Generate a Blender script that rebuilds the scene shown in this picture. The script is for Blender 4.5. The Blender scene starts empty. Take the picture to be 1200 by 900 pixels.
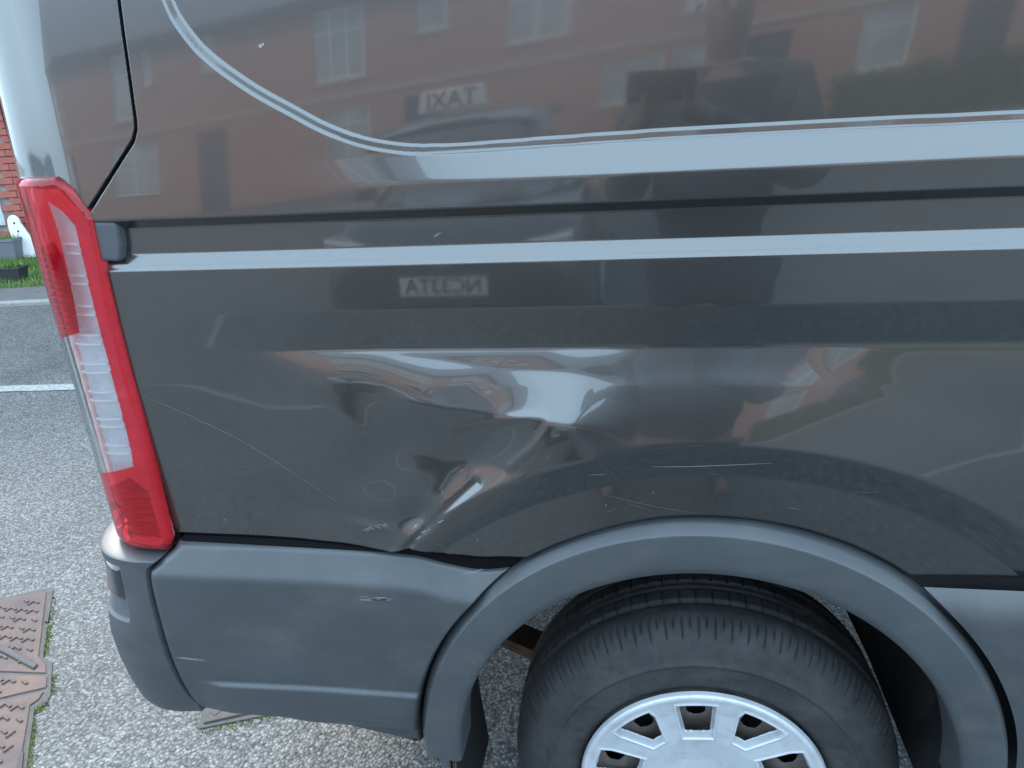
import bpy, math, random
import numpy as np
from mathutils import Matrix, Vector
rnd = random.Random(7)
rng = np.random.default_rng(7)
R_ = math.radians
scene = bpy.context.scene
C = scene.collection

# ------------------------------------------------------------------ camera
FPX = 873.0
CAM = np.array([-.124, -.92, 1.463])
def cam_axes(yaw, pitch, roll):
    cy, sy, cp, sp = math.cos(yaw), math.sin(yaw), math.cos(pitch), math.sin(pitch)
    fwd = np.array([-sy*cp, cy*cp, -sp]); right = np.array([cy, sy, 0.]); up = np.cross(right, fwd)
    c, s = math.cos(roll), math.sin(roll)
    return c*right - s*up, c*up + s*right, fwd
RT, UP, FW = cam_axes(R_(10.1), R_(21.1), R_(3.6))
cd = bpy.data.cameras.new('camera'); cam = bpy.data.objects.new('camera', cd); C.objects.link(cam)
cd.sensor_width = 36; cd.lens = 36*FPX/1200; cd.clip_start = .01; cd.clip_end = 3000
cam.matrix_world = Matrix(((RT[0], UP[0], -FW[0], CAM[0]), (RT[1], UP[1], -FW[1], CAM[1]), (RT[2], UP[2], -FW[2], CAM[2]), (0, 0, 0, 1)))
scene.camera = cam

# ------------------------------------------------------------------ light
SUN_EL, SUN_AZ = 38., 128.          # azimuth: angle of the sun from +x towards +y
w = bpy.data.worlds.new('World'); scene.world = w; w.use_nodes = True
nt = w.node_tree
sky = nt.nodes.new('ShaderNodeTexSky'); sky.sky_type = 'NISHITA'; sky.sun_disc = False
sky.sun_elevation = R_(SUN_EL); sky.sun_rotation = R_(90 - SUN_AZ)
sky.air_density = 1.0; sky.dust_density = 4.0; sky.ozone_density = 1.0
bg = nt.nodes['Background']; bg.inputs['Strength'].default_value = .13
veil = nt.nodes.new('ShaderNodeMix'); veil.data_type = 'RGBA'; veil.inputs['Factor'].default_value = .75     # thin even cloud over the whole sky
veil.inputs['B'].default_value = (7.4, 10.3, 13.0, 1)
nt.links.new(sky.outputs['Color'], veil.inputs['A']); nt.links.new(veil.outputs['Result'], bg.inputs['Color'])
sd = bpy.data.lights.new('sun', 'SUN'); sd.energy = 1.5; sd.angle = R_(14); sd.color = (1, .95, .88)
so = bpy.data.objects.new('sun', sd); C.objects.link(so)
sdir = Vector((math.cos(R_(SUN_EL))*math.cos(R_(SUN_AZ)), math.cos(R_(SUN_EL))*math.sin(R_(SUN_AZ)), math.sin(R_(SUN_EL))))
so.rotation_euler = sdir.to_track_quat('Z', 'Y').to_euler()
vs = scene.view_settings
vs.view_transform = 'Standard'; vs.look = 'None'; vs.exposure = 1.5; vs.gamma = 1.0

# ------------------------------------------------------------------ materials
def srgb(r, g, b):
    f = lambda c: (c/255/12.92 if c/255 <= .04045 else ((c/255+.055)/1.055)**2.4)
    return (f(r), f(g), f(b), 1)
def node(m, t, **kw):
    n = m.node_tree.nodes.new(t)
    for k, v in kw.items():
        if k.startswith('i_'):
            n.inputs[k[2:].replace('_', ' ')].default_value = v
        else: setattr(n, k, v)
    return n
def link(m, a, b): m.node_tree.links.new(a, b)
def mat(name, col, rough=.5, metal=0., coat=0., coat_r=.03, noise=0., nscale=20., bump=0., bscale=200., spec=.5, coat_ior=1.5):
    m = bpy.data.materials.new(name); m.use_nodes = True
    b = m.node_tree.nodes['Principled BSDF']
    b.inputs['Base Color'].default_value = (*col[:3], 1); b.inputs['Roughness'].default_value = rough
    b.inputs['Metallic'].default_value = metal; b.inputs['Specular IOR Level'].default_value = spec
    b.inputs['Coat Weight'].default_value = coat; b.inputs['Coat Roughness'].default_value = coat_r; b.inputs['Coat IOR'].default_value = coat_ior
    tc = None
    if noise or bump:
        tc = node(m, 'ShaderNodeTexCoord')
    if noise:
        n = node(m, 'ShaderNodeTexNoise', i_Scale=nscale, i_Detail=6., i_Roughness=.65)
        link(m, tc.outputs['Object'], n.inputs['Vector'])
        r = node(m, 'ShaderNodeMapRange'); r.inputs['From Min'].default_value = .3; r.inputs['From Max'].default_value = .7
        r.inputs['To Min'].default_value = 1-noise; r.inputs['To Max'].default_value = 1+noise
        link(m, n.outputs['Fac'], r.inputs['Value'])
        mx = node(m, 'ShaderNodeMix', data_type='RGBA', blend_type='MULTIPLY'); mx.inputs['Factor'].default_value = 1
        mx.inputs['A'].default_value = (*col[:3], 1)
        link(m, r.outputs['Result'], mx.inputs['B']); link(m, mx.outputs['Result'], b.inputs['Base Color'])
    if bump:
        n = node(m, 'ShaderNodeTexNoise', i_Scale=bscale, i_Detail=3.)
        link(m, tc.outputs['Object'], n.inputs['Vector'])
        bp = node(m, 'ShaderNodeBump', i_Strength=bump, i_Distance=.002)
        link(m, n.outputs['Fac'], bp.inputs['Height']); link(m, bp.outputs['Normal'], b.inputs['Normal'])
    return m

M = {}
def paint_mat():
    m = mat('van_paint', (.066, .072, .077), .27, .88, 1., .02, coat_ior=1.6)
    b = m.node_tree.nodes['Principled BSDF']
    tc = node(m, 'ShaderNodeTexCoord')
    # metal flake sparkle, and a thin uneven film of road dust that softens the gloss
    v = node(m, 'ShaderNodeTexVoronoi', i_Scale=1600.); link(m, tc.outputs['Object'], v.inputs['Vector'])
    mr = node(m, 'ShaderNodeMapRange'); mr.inputs['To Min'].default_value = .94; mr.inputs['To Max'].default_value = 1.07
    sp = node(m, 'ShaderNodeSeparateColor'); link(m, v.outputs['Color'], sp.inputs['Color']); link(m, sp.outputs['Red'], mr.inputs['Value'])
    mx = node(m, 'ShaderNodeMix', data_type='RGBA', blend_type='MULTIPLY'); mx.inputs['Factor'].default_value = 1
    mx.inputs['A'].default_value = (.106, .106, .104, 1); link(m, mr.outputs['Result'], mx.inputs['B'])
    n = node(m, 'ShaderNodeTexNoise', i_Scale=5., i_Detail=8., i_Roughness=.7); link(m, tc.outputs['Object'], n.inputs['Vector'])
    d = node(m, 'ShaderNodeMapRange'); d.inputs['From Min'].default_value = .35; d.inputs['From Max'].default_value = .75
    d.inputs['To Min'].default_value = .0; d.inputs['To Max'].default_value = .05
    link(m, n.outputs['Fac'], d.inputs['Value'])
    mx2 = node(m, 'ShaderNodeMix', data_type='RGBA'); link(m, d.outputs['Result'], mx2.inputs['Factor'])
    link(m, mx.outputs['Result'], mx2.inputs['A']); mx2.inputs['B'].default_value = (.17, .16, .145, 1)
    link(m, mx2.outputs['Result'], b.inputs['Base Color'])
    cr = node(m, 'ShaderNodeMapRange'); cr.inputs['From Min'].default_value = .3; cr.inputs['From Max'].default_value = .75
    cr.inputs['To Min'].default_value = .022; cr.inputs['To Max'].default_value = .06
    link(m, n.outputs['Fac'], cr.inputs['Value']); link(m, cr.outputs['Result'], b.inputs['Coat Roughness'])
    return m
M['paint'] = paint_mat()
M['plastic'] = mat('grey_plastic', srgb(62, 66, 69), .42, spec=.7, noise=.13, nscale=5, bump=.12, bscale=900)
M['cap'] = mat('dark_grey_plastic', srgb(76, 78, 83), .5, noise=.05, nscale=12)
M['black'] = mat('black_plastic', (.012, .012, .013), .55, noise=.2, nscale=15)
M['liner'] = mat('felt_liner', (.016, .016, .016), .95, noise=.4, nscale=60, bump=.6, bscale=300)
M['gap_shade'] = mat('gap_shade_black', (.004, .004, .005), .95, spec=.15)  # black of the strip that paints the shade in the bumper joint
M['rubber'] = mat('tyre_rubber', (.031, .031, .032), .72, noise=.22, nscale=14, bump=.2, bscale=250)
M['silver'] = mat('silver_wheel_paint', (.60, .63, .67), .38, .25, .5, .1, noise=.14, nscale=11)
M['steel'] = mat('dusty_steel', (.16, .135, .12), .7, .3, noise=.3, nscale=40)
M['rust'] = mat('rusty_steel', (.09, .055, .035), .85, noise=.45, nscale=25, bump=.3, bscale=120)
M['chassis'] = mat('chassis_black', (.018, .015, .012), .75, noise=.4, nscale=25, bump=.3, bscale=150)
M['glassdark'] = mat('dark_glass', (.015, .017, .02), .05, 0, 1., .01)
M['primer_glint'] = mat('scratched_primer_glint', (.25, .26, .26), .6, noise=.3, nscale=300)  # bare primer, also the pale colour of the painted glint
M['chrome'] = mat('chrome', (.9, .9, .92), .12, .9)
M['rib'] = mat('lamp_rib', (.93, .93, .94), .35)
M['housing'] = mat('lamp_reflector', (.60, .60, .66), .35, .2, noise=.2, nscale=30)
def add_dust(m, col, scale, lo, hi, amount, stretch=(1, 1, 1)):
    b = m.node_tree.nodes['Principled BSDF']; tc = node(m, 'ShaderNodeTexCoord'); mp = node(m, 'ShaderNodeMapping'); mp.inputs['Scale'].default_value = stretch
    link(m, tc.outputs['Object'], mp.inputs['Vector'])
    n = node(m, 'ShaderNodeTexNoise', i_Scale=scale, i_Detail=9., i_Roughness=.68); link(m, mp.outputs['Vector'], n.inputs['Vector'])
    r = node(m, 'ShaderNodeMapRange'); r.inputs['From Min'].default_value = lo; r.inputs['From Max'].default_value = hi; r.inputs['To Max'].default_value = amount
    link(m, n.outputs['Fac'], r.inputs['Value'])
    mx = node(m, 'ShaderNodeMix', data_type='RGBA'); mx.inputs['B'].default_value = (*col, 1)
    src = b.inputs['Base Color'].links[0].from_socket if b.inputs['Base Color'].links else None
    if src: link(m, src, mx.inputs['A'])
    else: mx.inputs['A'].default_value = b.inputs['Base Color'].default_value
    link(m, r.outputs['Result'], mx.inputs['Factor']); link(m, mx.outputs['Result'], b.inputs['Base Color'])
add_dust(M['rubber'], (.09, .088, .083), 16., .42, .74, .45); add_dust(M['rubber'], (.012, .012, .013), 45., .52, .7, .6)
add_dust(M['silver'], (.20, .16, .125), 22., .50, .78, .55)
add_dust(M['plastic'], (.13, .127, .118), 7., .50, .8, .42, (1, 1, 1.6)); add_dust(M['plastic'], (.05, .053, .056), 90., .58, .72, .35)
add_dust(M['chassis'], (.11, .085, .06), 12., .45, .7, .5)
def lens_mat(name, col, fac):
    m = bpy.data.materials.new(name); m.use_nodes = True; t = m.node_tree; t.nodes.clear()
    o = t.nodes.new('ShaderNodeOutputMaterial'); tr = t.nodes.new('ShaderNodeBsdfTransparent'); tr.inputs[0].default_value = (*col, 1)
    di = t.nodes.new('ShaderNodeBsdfDiffuse'); di.inputs[0].default_value = (*[c*.9 for c in col], 1)
    mx0 = t.nodes.new('ShaderNodeMixShader'); mx0.inputs[0].default_value = fac
    t.links.new(tr.outputs[0], mx0.inputs[1]); t.links.new(di.outputs[0], mx0.inputs[2])
    gl = t.nodes.new('ShaderNodeBsdfGlossy'); gl.inputs['Roughness'].default_value = .03
    fr = t.nodes.new('ShaderNodeFresnel'); fr.inputs[0].default_value = 1.5
    mx = t.nodes.new('ShaderNodeMixShader'); t.links.new(fr.outputs[0], mx.inputs[0])
    t.links.new(mx0.outputs[0], mx.inputs[1]); t.links.new(gl.outputs[0], mx.inputs[2]); t.links.new(mx.outputs[0], o.inputs[0])
    return m
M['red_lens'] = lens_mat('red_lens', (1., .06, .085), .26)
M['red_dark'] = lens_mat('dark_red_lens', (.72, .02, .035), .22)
M['clear_lens'] = lens_mat('clear_lens', (.97, .98, .98), .18)

def tarmac_mat(name, light=1., coarse=1.):
    m = bpy.data.materials.new(name); m.use_nodes = True; b = m.node_tree.nodes['Principled BSDF']
    tc = node(m, 'ShaderNodeTexCoord')
    v = node(m, 'ShaderNodeTexVoronoi', i_Scale=128.*coarse, i_Randomness=1.); link(m, tc.outputs['Object'], v.inputs['Vector'])
    v2 = node(m, 'ShaderNodeTexVoronoi', i_Scale=270.*coarse); link(m, tc.outputs['Object'], v2.inputs['Vector'])
    sp = node(m, 'ShaderNodeSeparateColor'); link(m, v.outputs['Color'], sp.inputs['Color'])
    cr = node(m, 'ShaderNodeValToRGB'); e = cr.color_ramp.elements
    e[0].position = 0; e[0].color = (.075*light, .078*light, .077*light, 1); e[1].position = 1; e[1].color = (.26*light, .265*light, .26*light, 1)
    for p, c in ((.3, (.105, .109, .107)), (.65, (.16, .165, .16)), (.85, (.21, .213, .205))):
        x = e.new(p); x.color = (*[k*light for k in c], 1)
    link(m, sp.outputs['Red'], cr.inputs['Fac'])
    # bitumen in the gaps between the chippings
    gp = node(m, 'ShaderNodeMapRange'); gp.inputs['From Min'].default_value = .35; gp.inputs['From Max'].default_value = .75
    gp.inputs['To Min'].default_value = 1.; gp.inputs['To Max'].default_value = .33
    link(m, v.outputs['Distance'], gp.inputs['Value'])
    mx = node(m, 'ShaderNodeMix', data_type='RGBA', blend_type='MULTIPLY'); mx.inputs['Factor'].default_value = 1
    link(m, cr.outputs['Color'], mx.inputs['A']); link(m, gp.outputs['Result'], mx.inputs['B'])
    n = node(m, 'ShaderNodeTexNoise', i_Scale=1.6, i_Detail=6., i_Roughness=.6); link(m, tc.outputs['Object'], n.inputs['Vector'])
    r = node(m, 'ShaderNodeMapRange'); r.inputs['From Min'].default_value = .3; r.inputs['From Max'].default_value = .7
    r.inputs['To Min'].default_value = .82; r.inputs['To Max'].default_value = 1.16; link(m, n.outputs['Fac'], r.inputs['Value'])
    mx2 = node(m, 'ShaderNodeMix', data_type='RGBA', blend_type='MULTIPLY'); mx2.inputs['Factor'].default_value = 1
    link(m, mx.outputs['Result'], mx2.inputs['A']); link(m, r.outputs['Result'], mx2.inputs['B'])
    st = node(m, 'ShaderNodeTexNoise', i_Scale=.55, i_Detail=9., i_Roughness=.72); link(m, tc.outputs['Object'], st.inputs['Vector'])
    sr = node(m, 'ShaderNodeMapRange'); sr.inputs['From Min'].default_value = .56; sr.inputs['From Max'].default_value = .66; sr.inputs['To Min'].default_value = 1.; sr.inputs['To Max'].default_value = .72; link(m, st.outputs['Fac'], sr.inputs['Value'])
    mx3 = node(m, 'ShaderNodeMix', data_type='RGBA', blend_type='MULTIPLY'); mx3.inputs['Factor'].default_value = 1
    link(m, mx2.outputs['Result'], mx3.inputs['A']); link(m, sr.outputs['Result'], mx3.inputs['B'])
    link(m, mx3.outputs['Result'], b.inputs['Base Color']); b.inputs['Roughness'].default_value = .62
    ad = node(m, 'ShaderNodeMath', operation='MULTIPLY_ADD'); ad.inputs[1].default_value = -1.; ad.inputs[2].default_value = 1.
    link(m, v.outputs['Distance'], ad.inputs[0])
    mu = node(m, 'ShaderNodeMath', operation='MULTIPLY'); link(m, ad.outputs[0], mu.inputs[0]); 
    sh = node(m, 'ShaderNodeMath', operation='ADD'); sh.inputs[1].default_value = .45; link(m, sp.outputs['Green'], sh.inputs[0]); link(m, sh.outputs[0], mu.inputs[1])
    bp = node(m, 'ShaderNodeBump', i_Strength=.6, i_Distance=.005); link(m, mu.outputs[0], bp.inputs['Height']); link(m, bp.outputs['Normal'], b.inputs['Normal'])
    return m
M['tarmac'] = tarmac_mat('chipped_tarmac')
M['asphalt'] = tarmac_mat('worn_asphalt', .9, .9)
M['pave'] = mat('footway_asphalt', (.12, .12, .118), .8, noise=.2, nscale=6, bump=.3, bscale=150)
M['line'] = mat('worn_white_line', (.29, .29, .27), .7, noise=.4, nscale=40)
M['kerb'] = mat('kerb_concrete', (.27, .265, .24), .8, noise=.2, nscale=25)
M['grass'] = mat('grass_blade', (.10, .19, .035), .6, noise=.35, nscale=6)
M['soil'] = mat('soil', (.07, .08, .03), .9, noise=.3, nscale=8)
M['moss'] = mat('moss', (.20, .22, .06), .9, noise=.4, nscale=80)
def brick_mat(name, c1, c2, mortar, scale=1.):
    m = bpy.data.materials.new(name); m.use_nodes = True; b = m.node_tree.nodes['Principled BSDF']
    tc = node(m, 'ShaderNodeTexCoord'); mp = node(m, 'ShaderNodeMapping'); mp.inputs['Rotation'].default_value = (R_(90), 0, 0)
    link(m, tc.outputs['Object'], mp.inputs['Vector'])
    t = node(m, 'ShaderNodeTexBrick', i_Scale=1., offset=.5); t.inputs['Brick Width'].default_value = .225; t.inputs['Row Height'].default_value = .075
    t.inputs['Mortar Size'].default_value = .006; t.inputs['Color1'].default_value = (*c1, 1); t.inputs['Color2'].default_value = (*c2, 1); t.inputs['Mortar'].default_value = (*mortar, 1)
    link(m, mp.outputs['Vector'], t.inputs['Vector']); link(m, t.outputs['Color'], b.inputs['Base Color']); b.inputs['Roughness'].default_value = .85
    return m
M['brick'] = brick_mat('red_brickwork', (.47, .245, .19), (.39, .20, .16), (.42, .35, .31))
M['brickpiece'] = mat('red_brick', (.40, .12, .09), .85, noise=.22, nscale=5)
M['mortar'] = mat('mortar', (.36, .30, .27), .9)
M['stone'] = mat('cream_stone', (.46, .39, .31), .8, noise=.12, nscale=6)
M['rooftile'] = mat('grey_roof_tile', (.13, .14, .16), .75, noise=.2, nscale=8)
M['white'] = mat('white_pvc', (.8, .8, .8), .35)
M['pane'] = mat('window_glass', (.42, .46, .46), .08, 0, 1., .01, noise=.3, nscale=1.2)
M['doorpaint'] = mat('dark_door', (.06, .08, .1), .4)
M['hedge'] = mat('hedge_leaf', (.05, .10, .035), .6, noise=.4, nscale=9)
M['carpaint'] = mat('black_car_paint', (.02, .022, .026), .25, .3, 1., .02)
M['carsilver'] = mat('silver_car_paint', (.34, .35, .35), .3, .6, 1., .02)
M['carglass'] = mat('car_glass', (.03, .035, .04), .04, 0, 1., .01)
M['plate'] = mat('plate_white', (.75, .75, .72), .5)
M['ink'] = mat('black_lettering', (.01, .01, .01), .6)
M['headlamp'] = mat('headlamp', (.65, .67, .7), .1, .4, 1.)
M['jacket'] = mat('blue_grey_jacket', (.10, .115, .135), .85, noise=.2, nscale=12)
M['trousers'] = mat('dark_trousers', (.07, .08, .10), .85, noise=.2, nscale=12)
M['skin'] = mat('skin', (.36, .25, .20), .55)
M['hair'] = mat('dark_hair', (.03, .02, .015), .6)
M['shoe'] = mat('black_shoe', (.02, .02, .02), .5)
M['iron'] = None
def iron_mat():
    m = mat('rusty_cast_iron', (.2, .12, .09), .8, .1, noise=.3, nscale=14, bump=.4, bscale=140)
    b = m.node_tree.nodes['Principled BSDF']; tc = node(m, 'ShaderNodeTexCoord')
    n = node(m, 'ShaderNodeTexNoise', i_Scale=7., i_Detail=8., i_Roughness=.7); link(m, tc.outputs['Object'], n.inputs['Vector'])
    cr = node(m, 'ShaderNodeValToRGB'); e = cr.color_ramp.elements
    e[0].position = .3; e[0].color = (.085, .07, .065, 1); e[1].position = .75; e[1].color = (.20, .115, .08, 1)
    x = e.new(.52); x.color = (.135, .092, .08, 1)
    link(m, n.outputs['Fac'], cr.inputs['Fac']); link(m, cr.outputs['Color'], b.inputs['Base Color'])
    return m
M['iron'] = iron_mat()
M['ironwear'] = mat('worn_iron_edge', (.075, .068, .066), .75, .0, noise=.2, nscale=40)
M['trough'] = mat('grey_trough', (.16, .17, .19), .6, noise=.1, nscale=20)
M['troughdark'] = mat('black_trough', (.03, .034, .036), .6)

# ------------------------------------------------------------------ mesh helpers
def link_mesh(name, V, F, m, parent=None, smooth=True, loc=None):
    me = bpy.data.meshes.new(name)
    me.from_pydata([tuple(map(float, v)) for v in V], [], [tuple(map(int, f)) for f in F]); me.validate()
    return link_data(name, me, m, parent, smooth, loc)
def link_data(name, me, m, parent=None, smooth=True, loc=None):
    if m is not None and len(me.materials) == 0: me.materials.append(m)
    if smooth: me.polygons.foreach_set('use_smooth', [True]*len(me.polygons))
    o = bpy.data.objects.new(name, me); C.objects.link(o)
    if parent is not None:
        o.parent = parent
        if parent.type == 'EMPTY' and parent.parent is None and loc is None and parent.get('_world'): o.location = -parent.location
    if loc is not None: o.location = loc
    return o
def quads_mesh(name, P, F, m, parent=None, smooth=True, N=None):
    """P (n,3) array, F (k,4) array: unused vertices are dropped"""
    used = np.unique(F); remap = np.full(len(P), -1); remap[used] = np.arange(len(used))
    P = P[used]; F = remap[F]
    me = bpy.data.meshes.new(name); me.vertices.add(len(P)); me.vertices.foreach_set('co', P.astype(np.float32).ravel())
    me.loops.add(F.size); me.loops.foreach_set('vertex_index', F.astype(np.int32).ravel())
    me.polygons.add(len(F)); me.polygons.foreach_set('loop_start', np.arange(0, F.size, 4, dtype=np.int32))
    me.update(calc_edges=True); me.validate()
    o = link_data(name, me, m, parent, smooth)
    if N is not None: me.normals_split_custom_set_from_vertices(N[used].tolist())
    return o
def grid_faces(nu, nv, closed_u=False):
    i = np.arange(nu if closed_u else nu-1); j = np.arange(nv-1)
    I, J = np.meshgrid(i, j, indexing='ij'); I2 = (I+1) % nu
    return np.stack([I*nv+J, I2*nv+J, I2*nv+J+1, I*nv+J+1], -1).reshape(-1, 4)
class MB:
    def __init__(s): s.v = []; s.f = []
    def box(s, x0, x1, y0, y1, z0, z1, bev=0.):
        b = len(s.v)
        s.v += [(x, y, z) for x in (x0, x1) for y in (y0, y1) for z in (z0, z1)]
        s.f += [tuple(b+k for k in q) for q in ((0, 1, 3, 2), (4, 6, 7, 5), (0, 4, 5, 1), (2, 3, 7, 6), (0, 2, 6, 4), (1, 5, 7, 3))]
        return s
    def prism(s, poly, y0, y1, axis='y'):
        """poly of 2D points extruded along an axis"""
        b = len(s.v); n = len(poly)
        for t in (y0, y1):
            for p, q in poly:
                s.v.append((p, t, q) if axis == 'y' else ((t, p, q) if axis == 'x' else (p, q, t)))
        s.f.append(tuple(b+k for k in range(n))); s.f.append(tuple(b+n+k for k in reversed(range(n))))
        for k in range(n): s.f.append((b+k, b+n+k, b+n+(k+1) % n, b+(k+1) % n))
        return s
    def tube(s, pts, r, n=10, cap=True):
        pts = [Vector(p) for p in pts]; b = len(s.v)
        rs = r if isinstance(r, (list, tuple)) else [r]*len(pts)
        for k, p in enumerate(pts):
            d = (pts[min(k+1, len(pts)-1)]-pts[max(k-1, 0)]).normalized()
            a = d.cross(Vector((0, 0, 1)) if abs(d.z) < .9 else Vector((1, 0, 0))).normalized(); c = d.cross(a)
            for j in range(n):
                t = 2*math.pi*j/n; s.v.append(tuple(p + (a*math.cos(t)+c*math.sin(t))*rs[k]))
        for k in range(len(pts)-1):
            for j in range(n): s.f.append((b+k*n+j, b+k*n+(j+1) % n, b+(k+1)*n+(j+1) % n, b+(k+1)*n+j))
        if cap:
            s.f.append(tuple(b+j for j in reversed(range(n)))); s.f.append(tuple(b+(len(pts)-1)*n+j for j in range(n)))
        return s
    def build(s, name, m, parent=None, smooth=False, bevel=0., loc=None, seg=2):
        o = link_mesh(name, s.v, s.f, m, parent, smooth, loc)
        fix_normals(o.data)
        if bevel:
            md = o.modifiers.new('bevel', 'BEVEL'); md.width = bevel; md.segments = seg; md.limit_method = 'ANGLE'
        return o
import bmesh
def fix_normals(me):
    b = bmesh.new(); b.from_mesh(me); bmesh.ops.recalc_face_normals(b, faces=b.faces); b.to_mesh(me); b.free()
def empty(name, label=None, cat=None, loc=(0, 0, 0), group=None, parent=None, world=True):
    o = bpy.data.objects.new(name, None); C.objects.link(o); o.location = loc; o.empty_display_size = .1
    if label: o['label'] = label
    if cat: o['category'] = cat
    if group: o['group'] = group
    if world: o['_world'] = 1
    if parent is not None: o.parent = parent
    return o
def tag(o, label, cat, group=None):
    o['label'] = label; o['category'] = cat
    if group: o['group'] = group
    return o
def struct(o, kind='structure'): o['kind'] = kind; return o
def sstep(a, b, x): t = np.clip((x-a)/(b-a), 0, 1); return t*t*(3-2*t)

# ------------------------------------------------------------------ ground and street
def sheet(name, poly, z, m):
    o = link_mesh(name, [(x, y, z) for x, y in poly], [tuple(range(len(poly)))], m, smooth=False); fix_normals(o.data); return o
struct(sheet('road', [(-300, -300), (300, -300), (300, 300), (-300, 300)], 0., M['tarmac']))

# ------------------------------------------------------------------ the van: surface of the body side
RC, SX = .11, -.895           # rear corner radius and where it starts
def plan(s, o):
    """plan position of perimeter coordinate s (equal to x on the flat side), pushed out by o"""
    s = np.asarray(s, float); o = np.broadcast_to(np.asarray(o, float), s.shape)
    ph = np.clip((SX-s)/RC, 0, math.pi/2); extra = np.maximum(SX-s-RC*math.pi/2, 0)
    nx, ny = -np.sin(ph), -np.cos(ph)
    x = np.where(s > SX, s, SX + nx*RC) + nx*o
    y = np.where(s > SX, 0, RC + ny*RC) + ny*o + extra
    return x, y
def pos(s, z, o):
    x, y = plan(s, o); return np.stack([x, y, np.broadcast_to(z, x.shape)], -1)
def uv(px, py, off=0.):
    """perimeter coordinate and height of the body point seen at a picture point"""
    d = FW + RT*(px-600)/FPX - UP*(py-450)/FPX
    t = (-off-CAM[1])/d[1]; x = CAM[0]+t*d[0]
    if x >= SX: return x, CAM[2]+t*d[2]
    ox, oy = CAM[0]-SX, CAM[1]-RC; r = RC+off
    a = d[0]**2+d[1]**2; b = ox*d[0]+oy*d[1]; c = ox*ox+oy*oy-r*r; D = b*b-a*c
    if D >= 0: t = (-b-math.sqrt(D))/a
    else: t = -b/a
    X, Y = ox+t*d[0], oy+t*d[1]; ph = math.atan2(-X, -Y)
    return SX-RC*ph, CAM[2]+t*d[2]
def uvs(pts, off=0.): return np.array([uv(*p, off) for p in pts])
def seg_dist(S, Z, pts):
    best = np.full(S.shape, 9.)
    for (ax, az), (bx, bz) in zip(pts[:-1], pts[1:]):
        dx, dz = bx-ax, bz-az; L = dx*dx+dz*dz
        t = np.clip(((S-ax)*dx+(Z-az)*dz)/L, 0, 1)
        best = np.minimum(best, np.hypot(S-ax-t*dx, Z-az-t*dz))
    return best
def inside(S, Z, poly):
    r = np.zeros(S.shape, bool); n = len(poly)
    for k in range(n):
        (ax, az), (bx, bz) = poly[k], poly[(k+1) % n]
        if az == bz: continue
        c = ((az > Z) != (bz > Z)) & (S < (bx-ax)*(Z-az)/(bz-az)+ax); r ^= c
    return r
def spline(pts, n):
    pts = np.array(pts, float); P = np.vstack([2*pts[0]-pts[1], pts, 2*pts[-1]-pts[-2]]); out = []
    m = len(pts)-1
    for t in np.linspace(0, m-1e-9, n):
        k = int(t); u = t-k; a, b, c, d = P[k:k+4]
        out.append(.5*((2*b)+(c-a)*u+(2*a-5*b+4*c-d)*u*u+(3*b-3*c+d-a)*u**3))
    return np.array(out)
# vertical section: slope (outwards per metre downwards) by height
ZF = np.arange(.3, 2.6, .0005)
def integ(bands, blur):
    t = np.zeros_like(ZF)
    for z1, z0, a in bands: t[(ZF < z1) & (ZF >= z0)] = a
    k = max(1, int(blur/.0005)); ker = np.hanning(2*k+3)[1:-1]; ker /= ker.sum()
    t = np.convolve(t, ker, 'same')
    o = -np.cumsum(t)*.0005; return o-np.interp(1.24, ZF, o)
PA = integ([(1.338, 1.326, -1.4), (1.289, 1.2758, .66), (1.2758, 1.2726, .20), (1.2726, 1.2688, .85)], .0022)
PB = integ([(1.405, 1.371, .36)], .004)
tC = np.zeros_like(ZF); tC[(ZF < 1.208) & (ZF >= 1.153)] = -.26
k_ = np.hanning(15)[1:-1]; tC = np.convolve(tC, k_/k_.sum(), 'same')
PC = -np.cumsum(tC)*.0005; PC -= np.interp(1.24, ZF, PC)
tD = np.convolve(np.where(ZF < 1.149, np.exp(-(1.149-ZF)/.040), 0), k_/k_.sum(), 'same'); PD = -np.cumsum(tD)*.0005; PD -= np.interp(1.24, ZF, PD)
PE_ = integ([(1.128, 1.064, .145), (1.064, .985, -.1175)], .007)
PLOW = np.where(ZF < 1.1, (1.1-ZF)*-.02-np.clip(1.1-ZF, 0, .12)**2*.12, 0); PLOW = np.where(ZF < .98, np.interp(.98, ZF, PLOW)-(.98-ZF)*.049, PLOW)
WX, WZ = -.02, .358            # centre of the pressed brow over the wheel
AX, AZ = -.028, .45            # centre of the wheel-arch trim
SEAM = np.vstack([[[-.735, 2.3], [-.737, 1.8]], uvs([(135, 0), (141, 40), (150, 95), (157, 140), (158, 152), (155, 165), (104, 247), (80, 272)])])
MOULD = spline(uvs([(190, -4), (205, 25), (238, 64), (290, 102), (340, 130), (380, 151), (420, 166), (460, 174), (500, 176.5), (560, 174), (650, 167.5), (800, 157.5), (1000, 147), (1200, 138)]), 90)
RECESS = np.vstack([[[-.712, 1.75], [-.70, 2.02], [-.63, 2.1], [2.2, 2.1], [2.2, MOULD[-1, 1]]][::-1], []]) if False else None
RECESS = [tuple(p) for p in MOULD] + [(2.2, MOULD[-1, 1]), (2.2, 2.1), (-.62, 2.1), (-.69, 2.02), (-.712, 1.75)]
ZB = uvs([(150, 630), (200, 634), (330, 641), (440, 647.5), (462, 648), (482, 643), (500, 647), (530, 651.5), (565, 654), (640, 655)])
ZBR = uv(1150, 690)[1]
def zb(s): return np.where(s < .1, np.interp(s, ZB[:, 0], ZB[:, 1]), ZBR)
def P2(px, py): return np.array(uv(px, py))
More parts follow.
